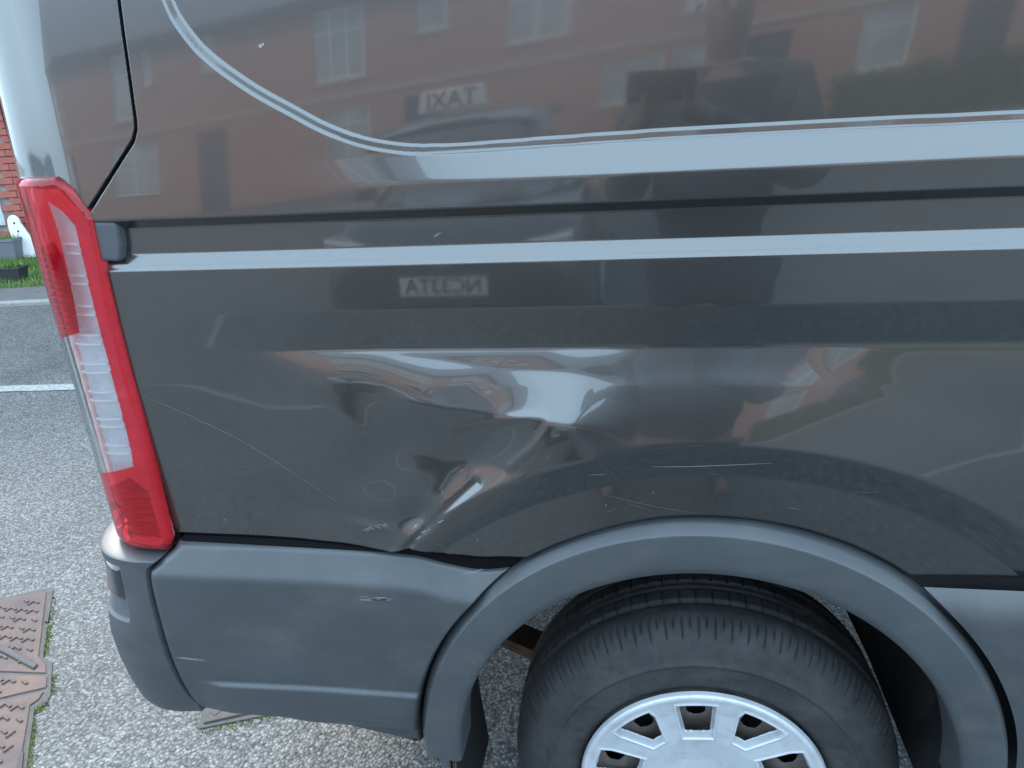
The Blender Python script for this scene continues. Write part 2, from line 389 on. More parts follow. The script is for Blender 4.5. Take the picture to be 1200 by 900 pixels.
# the dent: (px, py, half-length m, half-width m, tilt deg, depth m)
DENT = [(545, 545, .095, .050, 42, -.0135), (492, 604, .030, .025, 35, -.0105),
        (437, 590, .042, .030, -10, .0034), (432, 617, .036, .010, -5, .0036), (362, 600, .050, .034, -25, -.0046), (285, 560, .07, .06, 30, .0024),
        (413, 497, .042, .018, -50, .0013), (310, 455, .08, .04, -15, -.0014), (705, 458, .036, .028, 0, -.0012),
        (655, 505, .05, .018, 40, .0012), (500, 552, .036, .027, 0, .0024)]
DENTP = [(*P2(a, b), c, d, R_(e), f) for a, b, c, d, e, f in DENT]
CREASE = [(spline([P2(*p) for p in [(476, 642), (498, 618), (525, 592), (560, 562)]], 12), .006, -.0026),
          (spline([P2(*p) for p in [(455, 648), (480, 640), (500, 645)]], 6), .006, .0022),
          (spline([P2(*p) for p in [(530, 502), (580, 490), (640, 484), (634, 508), (600, 540)]], 16), .006, .0012)]
def O(s, z, detail=True):
    """outward offset of the body side"""
    s, z = np.broadcast_arrays(np.asarray(s, float), np.asarray(z, float))
    o = np.interp(z, ZF, PA)
    o = o + np.interp(z, ZF, PB)*(.02+.98*sstep(-.60, -.12, s))
    o = o + np.interp(z, ZF, PC)*sstep(-.86, -.40, s) + np.interp(z, ZF, PLOW)
    o = o + np.interp(z, ZF, PD)*sstep(-.72, -.52, s)*(.16+.19*sstep(-.06, -.22, s))
    o = o + np.interp(z+.10*(s+.33), ZF, PE_)*sstep(-.52, -.38, s)*sstep(-.12, -.24, s)
    th = np.radians(.5+3.2*(-.3-np.clip(s, -.9, .6)))
    o = o - np.where(z > 1.34, np.tan(th)*(z-1.34), 0)
    o = o - np.where(z > 1.95, (z-1.95)**2*.35, 0)
    o = o - 1.8*np.clip(-.852-s, 0, .2)**2*sstep(1.30, 1.40, z)
    o = o + .050*sstep(SX-.0, SX-.14, s)*sstep(1.28, 1.38, z)
    # slight crown along the length, so reflections are not dead flat
    o = o - .006*np.clip((-.45-s)/.5, 0, 1)**2
    if detail:
        d = seg_dist(s, z, RECESS+RECESS[:1]); d = np.where(inside(s, z, RECESS), -d, d)
        o = o + np.interp(d, [-.05, -.0064, -.0050, .0036, .0050, .05], [-.0062, -.0062, -.0036, -.0028, 0, 0])
        # brow
        r = np.hypot(s-WX, z-WZ); wl = sstep(-.60, -.40, s)
        gq = lambda q: .25*np.where(q < .06, q*q/.12, q-.03); fq = lambda r_: gq(np.clip(.815-r_, 0, .15)); ar = np.maximum(fq(r)-fq(np.maximum(np.hypot(s-WX, 1.149-WZ), .665)), 0)
        k = .006; soft = np.where(r < .665-k, .665-r-k/2*0, np.where(r < .665+k, (.665+k-r)**2/(4*k), 0))
        ar = ar*(1-.62*sstep(-.08, .42, s)); o = o + wl*np.where(z < 1.149, ar, 0) - wl*np.where(z < 1.1, np.minimum(soft, .05)*.24, 0)
        for cx, cz, a, b, t, amp in DENTP:
            u = ((s-cx)*math.cos(t)+(z-cz)*math.sin(t))/a; v = (-(s-cx)*math.sin(t)+(z-cz)*math.cos(t))/b
            q = u*u+v*v; o = o + amp*np.exp(-q*1.1)*sstep(1.16, 1.12, z)
        for pts, wd, amp in CREASE: o = o + amp*np.exp(-(seg_dist(s, z, pts)/wd)**2)
        ds = seg_dist(s, z, SEAM); o = o - .010*(1-sstep(.0007, .0028, ds))
        Z0 = zb(s); o = o - .026*(1-sstep(Z0+.0005, Z0+.007, z))*np.where(z < 1, 1, 0)
        ra = np.hypot(s-AX, z-AZ); o = o - .009*(1-sstep(.452, .459, ra))
    return o

# lamp outline on the body (front edge by height, from the picture)
LF = uvs([(62, 209), (82, 222), (102, 247), (108, 258), (120, 313), (138, 388), (165, 490), (198, 634), (194, 648)], .006)
LZ0, LZ1 = .812, 1.399
def lamp_front(z): return np.interp(z, LF[::-1, 1], LF[::-1, 0])
S_REAR = SX-RC*math.pi/2

VAN = empty('van', 'dark grey panel van with a dented rear side panel', 'van', (0.6, 1.0, 0))
def fine(a, b, h, lo, hi, grow=1.25, hmax=.12):
    x = list(np.arange(a, b, h))
    st = h; p = x[0]; L = []
    while p > lo: st = min(st*grow, hmax); p -= st; L.append(max(p, lo))
    st = h; p = x[-1]; H = []
    while p < hi: st = min(st*grow, hmax); p += st; H.append(min(p, hi))
    return np.array(L[::-1]+x+H)
gs = fine(-1.0, .50, .002, S_REAR-1.83, 2.6); gz = fine(.76, 1.64, .002, .70, 2.4)
def refine(g, a, b, h): return np.unique(np.round(np.concatenate([g[(g < a) | (g > b)], np.arange(a, b+h/2, h)]), 6))
gs = refine(gs, -.87, -.73, .001); gs = refine(gs, -.764, -.732, .0006)
gs = refine(gs, -.73, -.38, .0012); gz = refine(gz, 1.43, 1.60, .0014)
gz = refine(gz, 1.262, 1.296, .0009); gz = refine(gz, 1.324, 1.340, .001); gz = refine(gz, 1.392, 1.428, .0011); gz = refine(gz, .79, .83, .001)
S, Z = np.meshgrid(gs, gz, indexing='ij')
P = pos(S, Z, O(S, Z))
du = np.stack([np.gradient(P[..., k], axis=0) for k in range(3)], -1); dv = np.stack([np.gradient(P[..., k], axis=1) for k in range(3)], -1)
NRM = np.cross(du, dv); NRM /= np.linalg.norm(NRM, axis=-1, keepdims=True)+1e-12; NRM = NRM.reshape(-1, 3); P = P.reshape(-1, 3)
F = grid_faces(len(gs), len(gz))
sc = S.ravel()[F].mean(1); zc = Z.ravel()[F].mean(1)
ra = np.hypot(sc-AX, zc-AZ)
keep = (zc > zb(sc)-.003) & (ra > .43)
in_lamp = (zc < LZ1-.004) & (zc > LZ0-.05) & (sc < lamp_front(zc)-.003) & (sc > S_REAR-.06)
keep &= ~in_lamp
sx_seam = np.interp(zc, SEAM[::-1, 1], SEAM[::-1, 0])
door = (zc > uv(104, 247)[1]) & (sc < sx_seam)
door |= (sc < S_REAR-.06)
quads_mesh('side_panel', P, F[keep & ~door], M['paint'], VAN, N=NRM)
quads_mesh('rear_door', P, F[keep & door], M['paint'], VAN, N=NRM)
# roof, far side, floor and the closing face in front
mb = MB(); 
mb.prism([(-.035+.09, 2.36), (.12, 2.47), (.5, 2.52), (1.5, 2.52), (1.88, 2.47), (1.97, 2.36)], -.96, 2.6, 'x'); mb.build('roof', M['paint'], VAN, False, .01)
mb = MB(); mb.box(-.97, 2.6, 1.93, 1.97, .5, 2.37); mb.build('far_side_panel', M['paint'], VAN, bevel=.01)
mb = MB(); mb.box(.55, 2.6, .03, 1.93, .52, .60); mb.box(-.9, .55, .45, 1.5, .70, .76); mb.box(-.9, -.55, .05, 1.93, .74, .78); mb.build('floor', M['chassis'], VAN)
mb = MB(); mb.box(2.58, 2.6, .02, 1.93, .6, 2.4); mb.build('bulkhead', M['chassis'], VAN)

# ---- tail lamp: housing, ribs and coloured lenses wrapped round the corner
LAMP = empty('tail_light', parent=VAN, world=False); LAMP.location = -VAN.location
LAMP['label'] = 'tall red and clear tail light wrapped round the rear corner'
def lamp_grid(nz, ns, off, edge, inset=0.):
    zz = np.linspace(LZ0+inset, LZ1-inset, nz); V = np.zeros((ns, nz, 3)); SS = np.zeros((ns, nz)); ZZ = np.zeros((ns, nz))
    for j, z in enumerate(zz):
        a = S_REAR-.055; b = lamp_front(z)-inset; s = np.linspace(a, b, ns)
        dd = np.minimum(np.minimum(b-s, LZ1-z), np.minimum(z-LZ0, s-a+.02)); e = np.clip(dd/.012, 0, 1)
        oo = off-edge*(1-np.sqrt(1-(1-e)**2)); V[:, j] = pos(s, z, oo-.006*np.clip((-.45-s)/.5, 0, 1)**2); SS[:, j] = s; ZZ[:, j] = z
    return V.reshape(-1, 3), SS, ZZ
V, SS, ZZ = lamp_grid(640, 240, .011, .016); LFc = grid_faces(240, 640)
s_, z_ = SS.ravel()[LFc].mean(1), ZZ.ravel()[LFc].mean(1)
CLP = [(53, 237), (70, 248), (86, 266), (94, 302), (107, 358), (117, 397), (134, 461), (152, 532), (154, 548), (117, 566), (95, 490), (72, 408), (90, 391), (83, 351), (73, 302), (63, 265)]
CLU = uvs(CLP, .011); CLU[9:12, 0] -= .05
clear = inside(s_, z_, [tuple(q) for q in CLU])
S55 = uv(42, 290, .011)[0]
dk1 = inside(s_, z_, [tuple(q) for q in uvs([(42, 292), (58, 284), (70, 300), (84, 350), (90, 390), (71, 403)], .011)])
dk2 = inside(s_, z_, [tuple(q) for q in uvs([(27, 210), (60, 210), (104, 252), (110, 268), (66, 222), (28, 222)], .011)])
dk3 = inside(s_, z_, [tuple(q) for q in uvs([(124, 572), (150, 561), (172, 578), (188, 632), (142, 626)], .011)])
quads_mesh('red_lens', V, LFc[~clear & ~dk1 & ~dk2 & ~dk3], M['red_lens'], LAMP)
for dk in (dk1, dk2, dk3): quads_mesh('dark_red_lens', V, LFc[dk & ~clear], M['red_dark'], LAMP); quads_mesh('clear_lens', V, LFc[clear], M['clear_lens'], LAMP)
V2, SS2, ZZ2 = lamp_grid(90, 60, -.016, .0, .003)
V2 = V2.reshape(60, 90, 3)
# facets pressed into the reflector
V2o = pos(SS2, ZZ2, -.016+.0015*np.abs(((ZZ2*26) % 1)-.5)*2)
quads_mesh('reflector', V2o.reshape(-1, 3), grid_faces(60, 90), M['housing'], LAMP, smooth=False)
def bar_on(s0, s1, z, h, o0, o1, n=10, dz=0.):
    ss = np.linspace(s0, s1, n); V = []; Fb = []
    for k, s in enumerate(ss):
        zc_ = z+dz*k/(n-1)
        for oo, hh in ((o0, -h), (o1, -h), (o1, h), (o0, h)): V.append(pos(np.array(s), zc_+hh, oo))
    for k in range(n-1):
        for a in range(4): Fb.append((k*4+a, k*4+(a+1) % 4, k*4+4+(a+1) % 4, k*4+4+a))
    Fb += [(0, 1, 2, 3), tuple(n*4-4+q for q in (3, 2, 1, 0))]
    return [tuple(v) for v in V], Fb
RIBS = []
for y in (287, 298, 324, 334, 360, 370, 394, 404, 427, 437, 460, 470, 492, 501, 523, 532):
    xr = np.interp(y, [266, 302, 358, 397, 461, 532], [86, 94, 107, 117, 134, 152]); xl = np.interp(y, [265, 302, 351, 391, 408, 530], [66, 76, 86, 92, 84, 122])
    RIBS.append(((xl, y-1), (xr-1, y)))
rm = None
for a, b in RIBS:
    s0, z0 = uv(*a, -.005); s1, z1 = uv(*b, -.005)
    v, fb = bar_on(s0, s1, z0, .0013, -.016, -.008, 8, z1-z0); o = link_mesh('rib', v, fb, M['rib'], LAMP, False); fix_normals(o.data)
for k in range(7):      # ribs behind the lower red lens
    s0, z0 = uv(133+k*3, 578+k*9, -.004); s1, z1 = uv(172+k*2.4, 582+k*9.5, -.004)
    v, fb = bar_on(s0, s1, z0, .0014, -.016, -.006, 6, z1-z0); o = link_mesh('rib', v, fb, M['rib'], LAMP, False); fix_normals(o.data)
for k in range(12):
    s0, z0 = uv(48+k*2.4, 300+k*8, -.004); s1, z1 = uv(62+k*2.2, 299+k*8, -.004)
    v, fb = bar_on(s0, s1, z0, .0012, -.016, .002, 4, z1-z0); o = link_mesh('rib', v, fb, M['rib'], LAMP, False); fix_normals(o.data)
# backing so nothing shows through round the lamp edge
V3, SS3, ZZ3 = lamp_grid(40, 30, -.03, 0, -.03)
quads_mesh('lamp_housing', pos(SS3, ZZ3, -.03).reshape(-1, 3), grid_faces(30, 40), M['black'], LAMP)

def coons(left, right, nu, nv):
    """rows from left polyline to right polyline (both top to bottom)"""
    l = np.array(left, float); r = np.array(right, float)
    def rs(p, n):
        d = np.r_[0, np.cumsum(np.hypot(*np.diff(p, axis=0).T))]; t = np.linspace(0, d[-1], n)
        return np.stack([np.interp(t, d, p[:, 0]), np.interp(t, d, p[:, 1])], -1)
    l, r = rs(l, nv), rs(r, nv); t = np.linspace(0, 1, nu)[:, None, None]
    return l[None]*(1-t)+r[None]*t
# ---- end cap of the rail channel
mbv = coons(uvs([(108, 257), (119, 309)], .0), uvs([(133, 257), (138, 270), (141, 290), (140, 305), (136, 309)], .0), 24, 24)
s, z = mbv[..., 0], mbv[..., 1]; u = np.linspace(0, 1, 24)[:, None]; v = np.linspace(0, 1, 24)[None]
e = np.minimum(np.minimum(1-u, .6), np.minimum(v, 1-v)*1.2); e = np.clip(e/.13, 0, 1)
oc = -.022+.022*np.sqrt(1-(1-e)**2) - .002*u
quads_mesh('rail_end_cap', pos(s, z, oc).reshape(-1, 3), grid_faces(24, 24)[:, ::-1], M['cap'], VAN)

# ---- bumper side piece
TOPB = spline(uvs([(203, 641), (300, 646.5), (400, 652), (455, 655.5), (490, 660), (522, 668.5), (560, 675), (598, 672.5)], .01), 120)
BOTL, BOTR = uv(235, 829, .02), uv(487, 856, .02)
CUT = spline(uvs([(203, 641), (196, 651), (180, 664), (178, 672), (184, 703), (201, 764), (222, 812), (235, 829)], .018), 60)
nu, nv = 150, 130
def right_b(n):
    a0 = math.atan2(TOPB[-1, 1]-AZ, TOPB[-1, 0]-AX)
    aa = np.linspace(a0, math.pi+.02, n); p = np.stack([AX+.4565*np.cos(aa), AZ+.4565*np.sin(aa)], -1)
    return np.vstack([p, [[AX-.458, BOTR[1]]]])
lr = coons(CUT, right_b(40), nu, nv)
# transfinite: bend the top row to the real top edge and the bottom row to the straight one
tt = np.linspace(0, 1, nu)
top = np.stack([np.interp(tt, np.linspace(0, 1, 120), TOPB[:, k]) for k in (0, 1)], -1)
bot = np.stack([BOTL[k]*(1-tt)+right_b(40)[-1][k]*tt for k in (0, 1)], -1)
vv = np.linspace(0, 1, nv)[None, :, None]
lr = lr + (1-vv)*(top-lr[:, 0])[:, None] + vv*(bot-lr[:, -1])[:, None]
s, z = lr[..., 0], lr[..., 1]
tz = np.interp(s, TOPB[:, 0], TOPB[:, 1]); tz = np.where(s < TOPB[0, 0], TOPB[0, 1], tz)
d = np.maximum(tz-z, 0)
def bump_o(s, z, tz):
    d = np.maximum(tz-z, 0)
    t_ = d/.046; o = -.009+.005*np.clip(d/.0025, 0, 1)+.025*np.where(t_ < .85, t_, np.where(t_ < 1.15, t_-(t_-.85)**2/.6, 1.)) + .006*sstep(-.60, -.86, s)
    led = sstep(-.86, -.80, s); o = o+led*.0065*sstep(.5745, .5675, z) - .012*(1-sstep(.472, .495, z))
    return o - .02*np.clip((.60-z)/.15, 0, 1)**2
o_ = bump_o(s, z, tz)
eu = np.minimum(np.linspace(0, 1, nu), 1-np.linspace(0, 1, nu))[:, None]*nu; 
o_ = o_ - .012*(np.clip(1-eu/2.2, 0, 1)**2)*(vv[..., 0] > .0)
PB_ = pos(s, z, o_)
bk = pos(s, z, o_-.03)
rim = np.concatenate([PB_[:, 0], bk[:, 0]])
allP = PB_.reshape(-1, 3); Fb = grid_faces(nu, nv)[:, ::-1]
idx = np.arange(nu*nv).reshape(nu, nv); loop = np.concatenate([idx[:, 0], idx[-1, 1:], idx[-2::-1, -1], idx[0, -2:0:-1]])
off0 = len(allP); skirt = bk.reshape(-1, 3)[loop]; n = len(loop); k = np.arange(n)
Fs = np.stack([loop[(k+1) % n], loop[k], off0+k, off0+(k+1) % n], -1)[:, ::-1]
quads_mesh('bumper_side', np.vstack([allP, skirt]), np.vstack([Fb, Fs]), M['plastic'], VAN)

# black strip standing for the shade in the joint between panel and bumper, widest where the panel edge is buckled
sg_ = np.linspace(TOPB[0, 0]+.004, TOPB[-1, 0]+.012, 160); tz_ = np.interp(sg_, TOPB[:, 0], TOPB[:, 1]); bz_ = zb(sg_)
Vs = np.stack([pos(sg_, tz_-.006, -.0100), pos(sg_, tz_+.0004, -.0078), pos(sg_, np.maximum(tz_, bz_)+.0008, -.0100), pos(sg_, np.maximum(tz_, bz_)+.004, -.0300)], 1)
quads_mesh('joint_shade_strip', Vs.reshape(-1, 3), grid_faces(160, 4), M['gap_shade'], VAN)

# ---- bumper corner and rear bar
zt = uv(150, 661, .03)[1]
zrow = np.concatenate([np.full(8, zt)+np.linspace(.005, 0, 8), np.linspace(zt-.005, .487, 110)]); nz = len(zrow)
ns = 190
cutz = CUT[::-1]
V = np.zeros((ns, nz, 3)); 
pz1, pz0 = uv(127, 672, .045)[1], uv(147, 737, .05)[1]
pk_s = uv(149, 700, .047)[0]-.024
pzl = uv(140, 716, .048)[1]
for j, zz in enumerate(zrow):
    sf = np.interp(min(zz, CUT[3, 1]), cutz[:, 1], cutz[:, 0])-.0035
    ss = np.concatenate([np.linspace(sf, S_REAR-.10, 150), np.linspace(S_REAR-.12, S_REAR-1.8, ns-150)])
    crn = sstep(SX+.02, SX-.10, ss)
    oo = .021*(1-crn) + crn*np.interp(zz, [.462, .487, .5, .54, .588, .64, .676, .732, .80], [.014, .032, .039, .047, .053, .055, .050, .041, .033])
    oo = oo - (1-crn)*.02*np.clip((.60-zz)/.15, 0, 1)**2
    oo = np.where(ss < S_REAR-.06, oo*.999, oo)
    if j < 8: oo = oo - .05*(1-(0, .3, .5, .7, .8, .9, .97, 1.)[j])
    e = np.clip((sf-ss)/.004, 0, 1); oo = oo - .010*(1-e)**2
    inp = sstep(pk_s+.003, pk_s-.004, ss)*sstep(pz1+.003, pz1-.003, zz)*sstep(pz0-.001, pz0+.002, zz)*np.where(ss > S_REAR-.03, 1, 0)
    dep = np.where(zz > pzl, .009, .009*np.clip((zz-pz0)/(pzl-pz0), 0, 1)+.004)
    oo = oo - inp*dep
    V[:, j] = pos(ss, np.full(ns, zz), oo)
bc = quads_mesh('bumper_corner', V.reshape(-1, 3), grid_faces(ns, nz), M['plastic'], VAN); es = bc.modifiers.new('crisp', 'EDGE_SPLIT'); es.split_angle = R_(38)
# dark marker lamp in the pocket
ss = np.linspace(pk_s-.002, S_REAR-.02, 16); zz = np.linspace(pz1-.004, pzl+.002, 20)
Sg, Zg = np.meshgrid(ss, zz, indexing='ij'); eg = np.minimum(np.minimum(Sg-ss[-1], ss[0]-Sg), np.minimum(zz[0]-Zg, Zg-zz[-1])); eg = np.clip(eg/.006, 0, 1)
quads_mesh('rear_marker_lamp', pos(Sg, Zg, np.interp(Zg, [.64, .676, .732, .80], [.055, .050, .041, .033])*sstep(SX+.02, SX-.10, Sg)+.021*(1-sstep(SX+.02, SX-.10, Sg))-.0085+.0065*eg).reshape(-1, 3), grid_faces(16, 20)[:, ::-1], M['glassdark'], VAN)

# ---- wheel-arch trim
aa = np.concatenate([np.linspace(-.02, math.pi+.02, 150)])
outer = np.stack([AX+.4505*np.cos(aa), AZ+.4505*np.sin(aa)], -1); inner = np.stack([AX+.379*np.cos(aa), AZ+.379*np.sin(aa)], -1)
zend = .468
ext = lambda a, b: np.linspace(a, b, 8)[1:]
# short straight runs below the centre; the inner lip flares a little
oR = np.stack([np.interp(ext(AZ-.01, zend-.02), [zend-.02, AZ], [outer[0, 0]-.03, outer[0, 0]]), ext(AZ-.01, zend-.02)], -1)[::-1] if False else np.zeros((0, 2))
cs = [(0., -.040), (.0, -.008), (.015, .003), (.03, .0055), (.145, .0205), (.158, .0217), (.175, .0222), (.20, .0226), (.5, .0258), (.8, .0285), (.93, .0285), (.98, .026), (1., .020), (1.0, -.02), (1.0, -.05)]
V = []
for k in range(len(aa)):
    A, B = outer[k].copy(), inner[k].copy()
    for t, oo in cs:
        p = A*(1-t)+B*t
        # the trim grows into the rounded foot at both ends
        V.append(pos(np.array(p[0]), p[1], oo))
# feet
def foot(sign):
    rows = []
    for q in np.linspace(0, 1, 10)[1:]:
        A = np.array([AX+sign*(.4525-.030*q**3*(1 if sign > 0 else .1)), AZ-.009*0+(-.005)*0-.02*0 + (zend-.03-AZ)*0 + AZ*0 + AZ]) if False else None
        zz = AZ + (-.02 if sign > 0 else -.02)*0
        rows.append(q)
    return rows
quads_mesh('wheel_arch_trim', np.array(V), grid_faces(len(aa), len(cs)), M['plastic'], VAN)

# ---- sill trim ahead of the arch
mbv = coons(np.array([(AX+.459*math.cos(a), AZ+.459*math.sin(a)) for a in np.linspace(math.asin((ZBR-.004-AZ)/.459), .0, 30)]), np.array([(2.6, ZBR-.004), (2.6, .45)]), 60, 60)
s, z = mbv[..., 0], mbv[..., 1]; d = ZBR-.004-z
quads_mesh('sill_trim', pos(s, z, -.004+.018*(1-np.clip(1-d/.05, 0, 1)**2.2) - .012*(1-sstep(.45, .47, z)) - .006*sstep(.6, .5, z)).reshape(-1, 3), grid_faces(60, 60)[:, ::-1], M['plastic'], VAN)

# ---- wheel
WCX, WCZ = -.010, .333
def lathe(prof, n, a0=0., a1=2*math.pi, disp=None):
    ang = np.linspace(a0, a1, n, endpoint=(a1-a0 < 6.28)); r = np.array([p[0] for p in prof]); y = np.array([p[1] for p in prof])
    A, Rr = np.meshgrid(ang, r, indexing='ij'); Y = np.broadcast_to(y, A.shape).copy(); Rr = Rr.copy()
    if disp is not None: Rr, Y = disp(A, Rr, Y)
    return np.stack([WCX+Rr*np.sin(A), Y, WCZ+Rr*np.cos(A)], -1).reshape(-1, 3)
WH = empty('wheel', parent=VAN, world=False); WH.location = -VAN.location
RT_ = .333
prof = [(.200, .095), (.204, .078), (.210, .066), (.222, .060), (.240, .0565), (.258, .0555), (.2625, .0548), (.2645, .0525), (.2675, .0525), (.2695, .0552), (.280, .058), (.290, .062), (.298, .066), (.304, .070), (.310, .075), (.316, .081), (.3215, .088), (.326, .096), (.3285, .102), (.330, .108)]
for y in np.arange(.112, .1755, .0025):
    dr = 0
    for g in (.132, .168): dr = max(dr, (1-min(1, abs(y-g)/.006)**4)*.008)
    prof.append((RT_-.0025+.0025*(y-.112)/.064-dr, y))
half = list(prof)
prof = half + [(r, .352-y) for r, y in reversed(half[:-1])]
NT = 900
def tread(A, Rr, Y):
    k = (A/(2*math.pi)*75) % 1; k2 = (A/(2*math.pi)*75+.5) % 1
    side = np.where(Y < .176, Y, .352-Y)
    sip = (np.abs(k-.5) < .06)*sstep(.071, .075, side)*sstep(.099, .095, side) + (np.abs(k2-.5) < .05)*sstep(.083, .086, side)*sstep(.099, .096, side)
    blk = (np.abs(k-.5) < .06)*(side > .135)*(side < .166)
    d = .0055*np.clip(sip, 0, 1)+.004*blk
    # pressed characters' rim line and slight unevenness of the rubber
    return Rr-d, Y+np.where(Y < .176, 1, -1)*d*.8
quads_mesh('tyre', lathe(prof, NT, disp=tread), grid_faces(NT, len(prof), True), M['rubber'], WH)
# steel rim behind the trim, with round holes
ang = np.linspace(0, 2*math.pi, 360, endpoint=False); rr = np.linspace(.02, .212, 56)
A, Rr = np.meshgrid(ang, rr, indexing='ij')
Y = .084+.02*sstep(.15, .08, Rr)
Pr = np.stack([WCX+Rr*np.sin(A), Y, WCZ+Rr*np.cos(A)], -1).reshape(-1, 3); Fr = grid_faces(360, 56, True)
ac, rc_ = A.ravel()[Fr], Rr.ravel()[Fr].mean(1); ac = np.arctan2(np.sin(ac).mean(1), np.cos(ac).mean(1)); hol = np.zeros(len(Fr), bool)
for k in range(10):
    a = R_(-5+36*k); hol |= np.hypot(rc_*np.sin(ac)-.152*math.sin(a), rc_*np.cos(ac)-.152*math.cos(a)) < .017
quads_mesh('rim', Pr, Fr[~hol], M['steel'], WH)
quads_mesh('brake_drum', lathe([(.01, .13), (.19, .13), (.19, .22)], 60), grid_faces(60, 3, True), M['black'], WH)
# silver wheel trim: polar relief with slots cut out
NA, NR = 1440, 190
ang = np.linspace(0, 2*math.pi, NA, endpoint=False); rr = np.concatenate([np.linspace(.012, .2, NR-14), np.linspace(.2012, .2085, 14)])
A, Rr = np.meshgrid(ang, rr, indexing='ij')
Y = np.interp(Rr, [0, .05, .10, .165, .183, .196, .201, .2045, .207, .2085], [.078, .072, .062, .057, .053, .0505, .0492, .0500, .053, .060])
def slots(A, Rr):
    best = np.full(A.shape, 1.)
    for k in range(10):
        a = R_(-5+36*k); X = Rr*np.sin(A-a); Zr = Rr*np.cos(A-a)
        if k % 2 == 0: hw = np.interp(Zr, [.108, .168], [.0205, .0275]); lo, hi = .110, .181-6*X*X*.3
        else: hw = np.interp(Zr, [.100, .168], [.003, .033]); lo, hi = .116, .182-6*X*X*.4
        dd = np.maximum(np.maximum(np.abs(X)-hw, lo-Zr), Zr-hi); best = np.minimum(best, np.where(Zr > 0, dd, 1))
    return best
D = slots(A, Rr)
Y = Y - .0018*np.exp(-((D-.0065)/.0020)**2) + .014*sstep(.0045, .0, D)
Pr = np.stack([WCX+Rr*np.sin(A), Y, WCZ+Rr*np.cos(A)], -1).reshape(-1, 3); Fr = grid_faces(NA, NR, True); dc = D.ravel()[Fr].mean(1)
quads_mesh('wheel_trim', Pr, Fr[dc > .0], M['silver'], WH)
mb = MB(); mb.tube([(WCX, .15, WCZ), (WCX, 1.85, WCZ)], .055, 16); mb.tube([(WCX, .9, WCZ), (WCX, 1.1, WCZ)], .15, 20); mb.build('axle', M['chassis'], VAN, True)
WH2 = empty('wheel', parent=VAN, world=False); WH2.location = (-VAN.location.x, 2.0-VAN.location.y, 0)
for ch in [c for c in C.objects if c.parent == WH and c.name.split('.')[0] in ('tyre', 'rim')]:
    c2 = ch.copy(); C.objects.link(c2); c2.parent = WH2; c2.scale = (1, -1, 1)
# wheel-house liner over the front and top of the wheel
ang = np.linspace(R_(-12), R_(84), 60); prof2 = [(.400, .0), (.405, .03), (.41, .12), (.41, .40), (.40, .62)]
Pl = [[(AX+r*math.sin(a), y, AZ+r*math.cos(a)) for r, y in prof2] for a in ang]
Pl += [[(AX+r*math.sin(ang[-1])-q*.2, y, AZ+r*math.cos(ang[-1])-q) for r, y in prof2] for q in (.05, .08, .12, .15)]
quads_mesh('wheel_liner', np.array(Pl).reshape(-1, 3), grid_faces(64, 5), M['liner'], VAN)
mb = MB(); mb.box(AX-.45, AX+.6, .42, .44, .62, .8); mb.build('inner_wing', M['liner'], VAN)
mbv = coons(np.array([(AX+.41*math.cos(a), AZ+.41*math.sin(a)) for a in np.linspace(1.15, .0, 30)]), np.array([(2.6, ZBR+.06), (2.6, .46)]), 30, 30)
quads_mesh('inner_sill', pos(mbv[..., 0], mbv[..., 1], -.03).reshape(-1, 3), grid_faces(30, 30)[:, ::-1], M['black'], VAN)
mb = MB(); mb.box(.46, 2.0, .62, 1.3, .27, .60); mb.build('shade_box', M['chassis'], VAN, bevel=.05)  # box added under the floor to darken the ground behind the arch
aw = np.linspace(R_(-2), R_(72), 30); rw_ = np.linspace(.12, .405, 8)
quads_mesh('wheelhouse_panel', np.array([[(AX+r*math.sin(a), .47, AZ+r*math.cos(a)) for r in rw_] for a in aw]).reshape(-1, 3), grid_faces(30, 8), M['liner'], VAN)
mb = MB(); mb.box(-.86, -.22, .030, .036, .779, .86); mb.box(-.62, -.432, .034, .040, .475, .777); mb.build('dark_backing', M['black'], VAN)  # black backing added to make the trim gaps dark and opaque
# leaf spring and chassis rail
mb = MB(); 
def leaf(dz, x0, x1):
    xs = np.linspace(x0, x1, 20); z_ = lambda x: .245+(.62 if x < 0 else .26)*x*x+dz
    b = len(mb.v)
    for x in xs:
        for y, q in ((.37, 0), (.44, 0), (.44, .013), (.37, .013)): mb.v.append((x, y, z_(x)+q))
    for k in range(19):
        for a in range(4): mb.f.append((b+k*4+a, b+k*4+(a+1) % 4, b+k*4+4+(a+1) % 4, b+k*4+4+a))
leaf(0, -.68, .34); leaf(-.014, -.5, .30); leaf(-.028, -.3, .25)
mb.build('leaf_spring', M['rust'], VAN)
mb = MB(); mb.box(-.92, 2.6, .52, .60, .50, .62); mb.build('chassis_rail', M['chassis'], VAN, bevel=.008)
mb = MB(); mb.box(-.92, 2.6, 1.38, 1.46, .50, .62); mb.build('chassis_rail', M['chassis'], VAN, bevel=.008)

# ---- mud flaps
def flap(pts, y0, y1, name, m, th=.012):
    mb = MB(); n = len(pts)
    poly = [(x, z) for x, z in pts]+[(x-th, z) for x, z in reversed(pts)]
    mb.prism(poly, y0, y1); return mb.build(name, m, VAN, bevel=.004)
flap([(-.395, .60), (-.412, .54), (-.425, .47), (-.425, .38), (-.415, .25)], .005, .20, 'mud_flap', M['black'])
flap([(-.432, .475), (-.436, .40), (-.432, .25)], -.008, .012, 'flap_bracket', M['cap'], .016)
flap([(-.417, .545), (-.4255, .47), (-.4265, .38), (-.4165, .25)], -.004, .004, 'rusty_lip', M['rust'], .006)
flap([(.372, .60), (.382, .53), (.378, .46), (.355, .40)], .002, .14, 'mud_flap', M['black'])

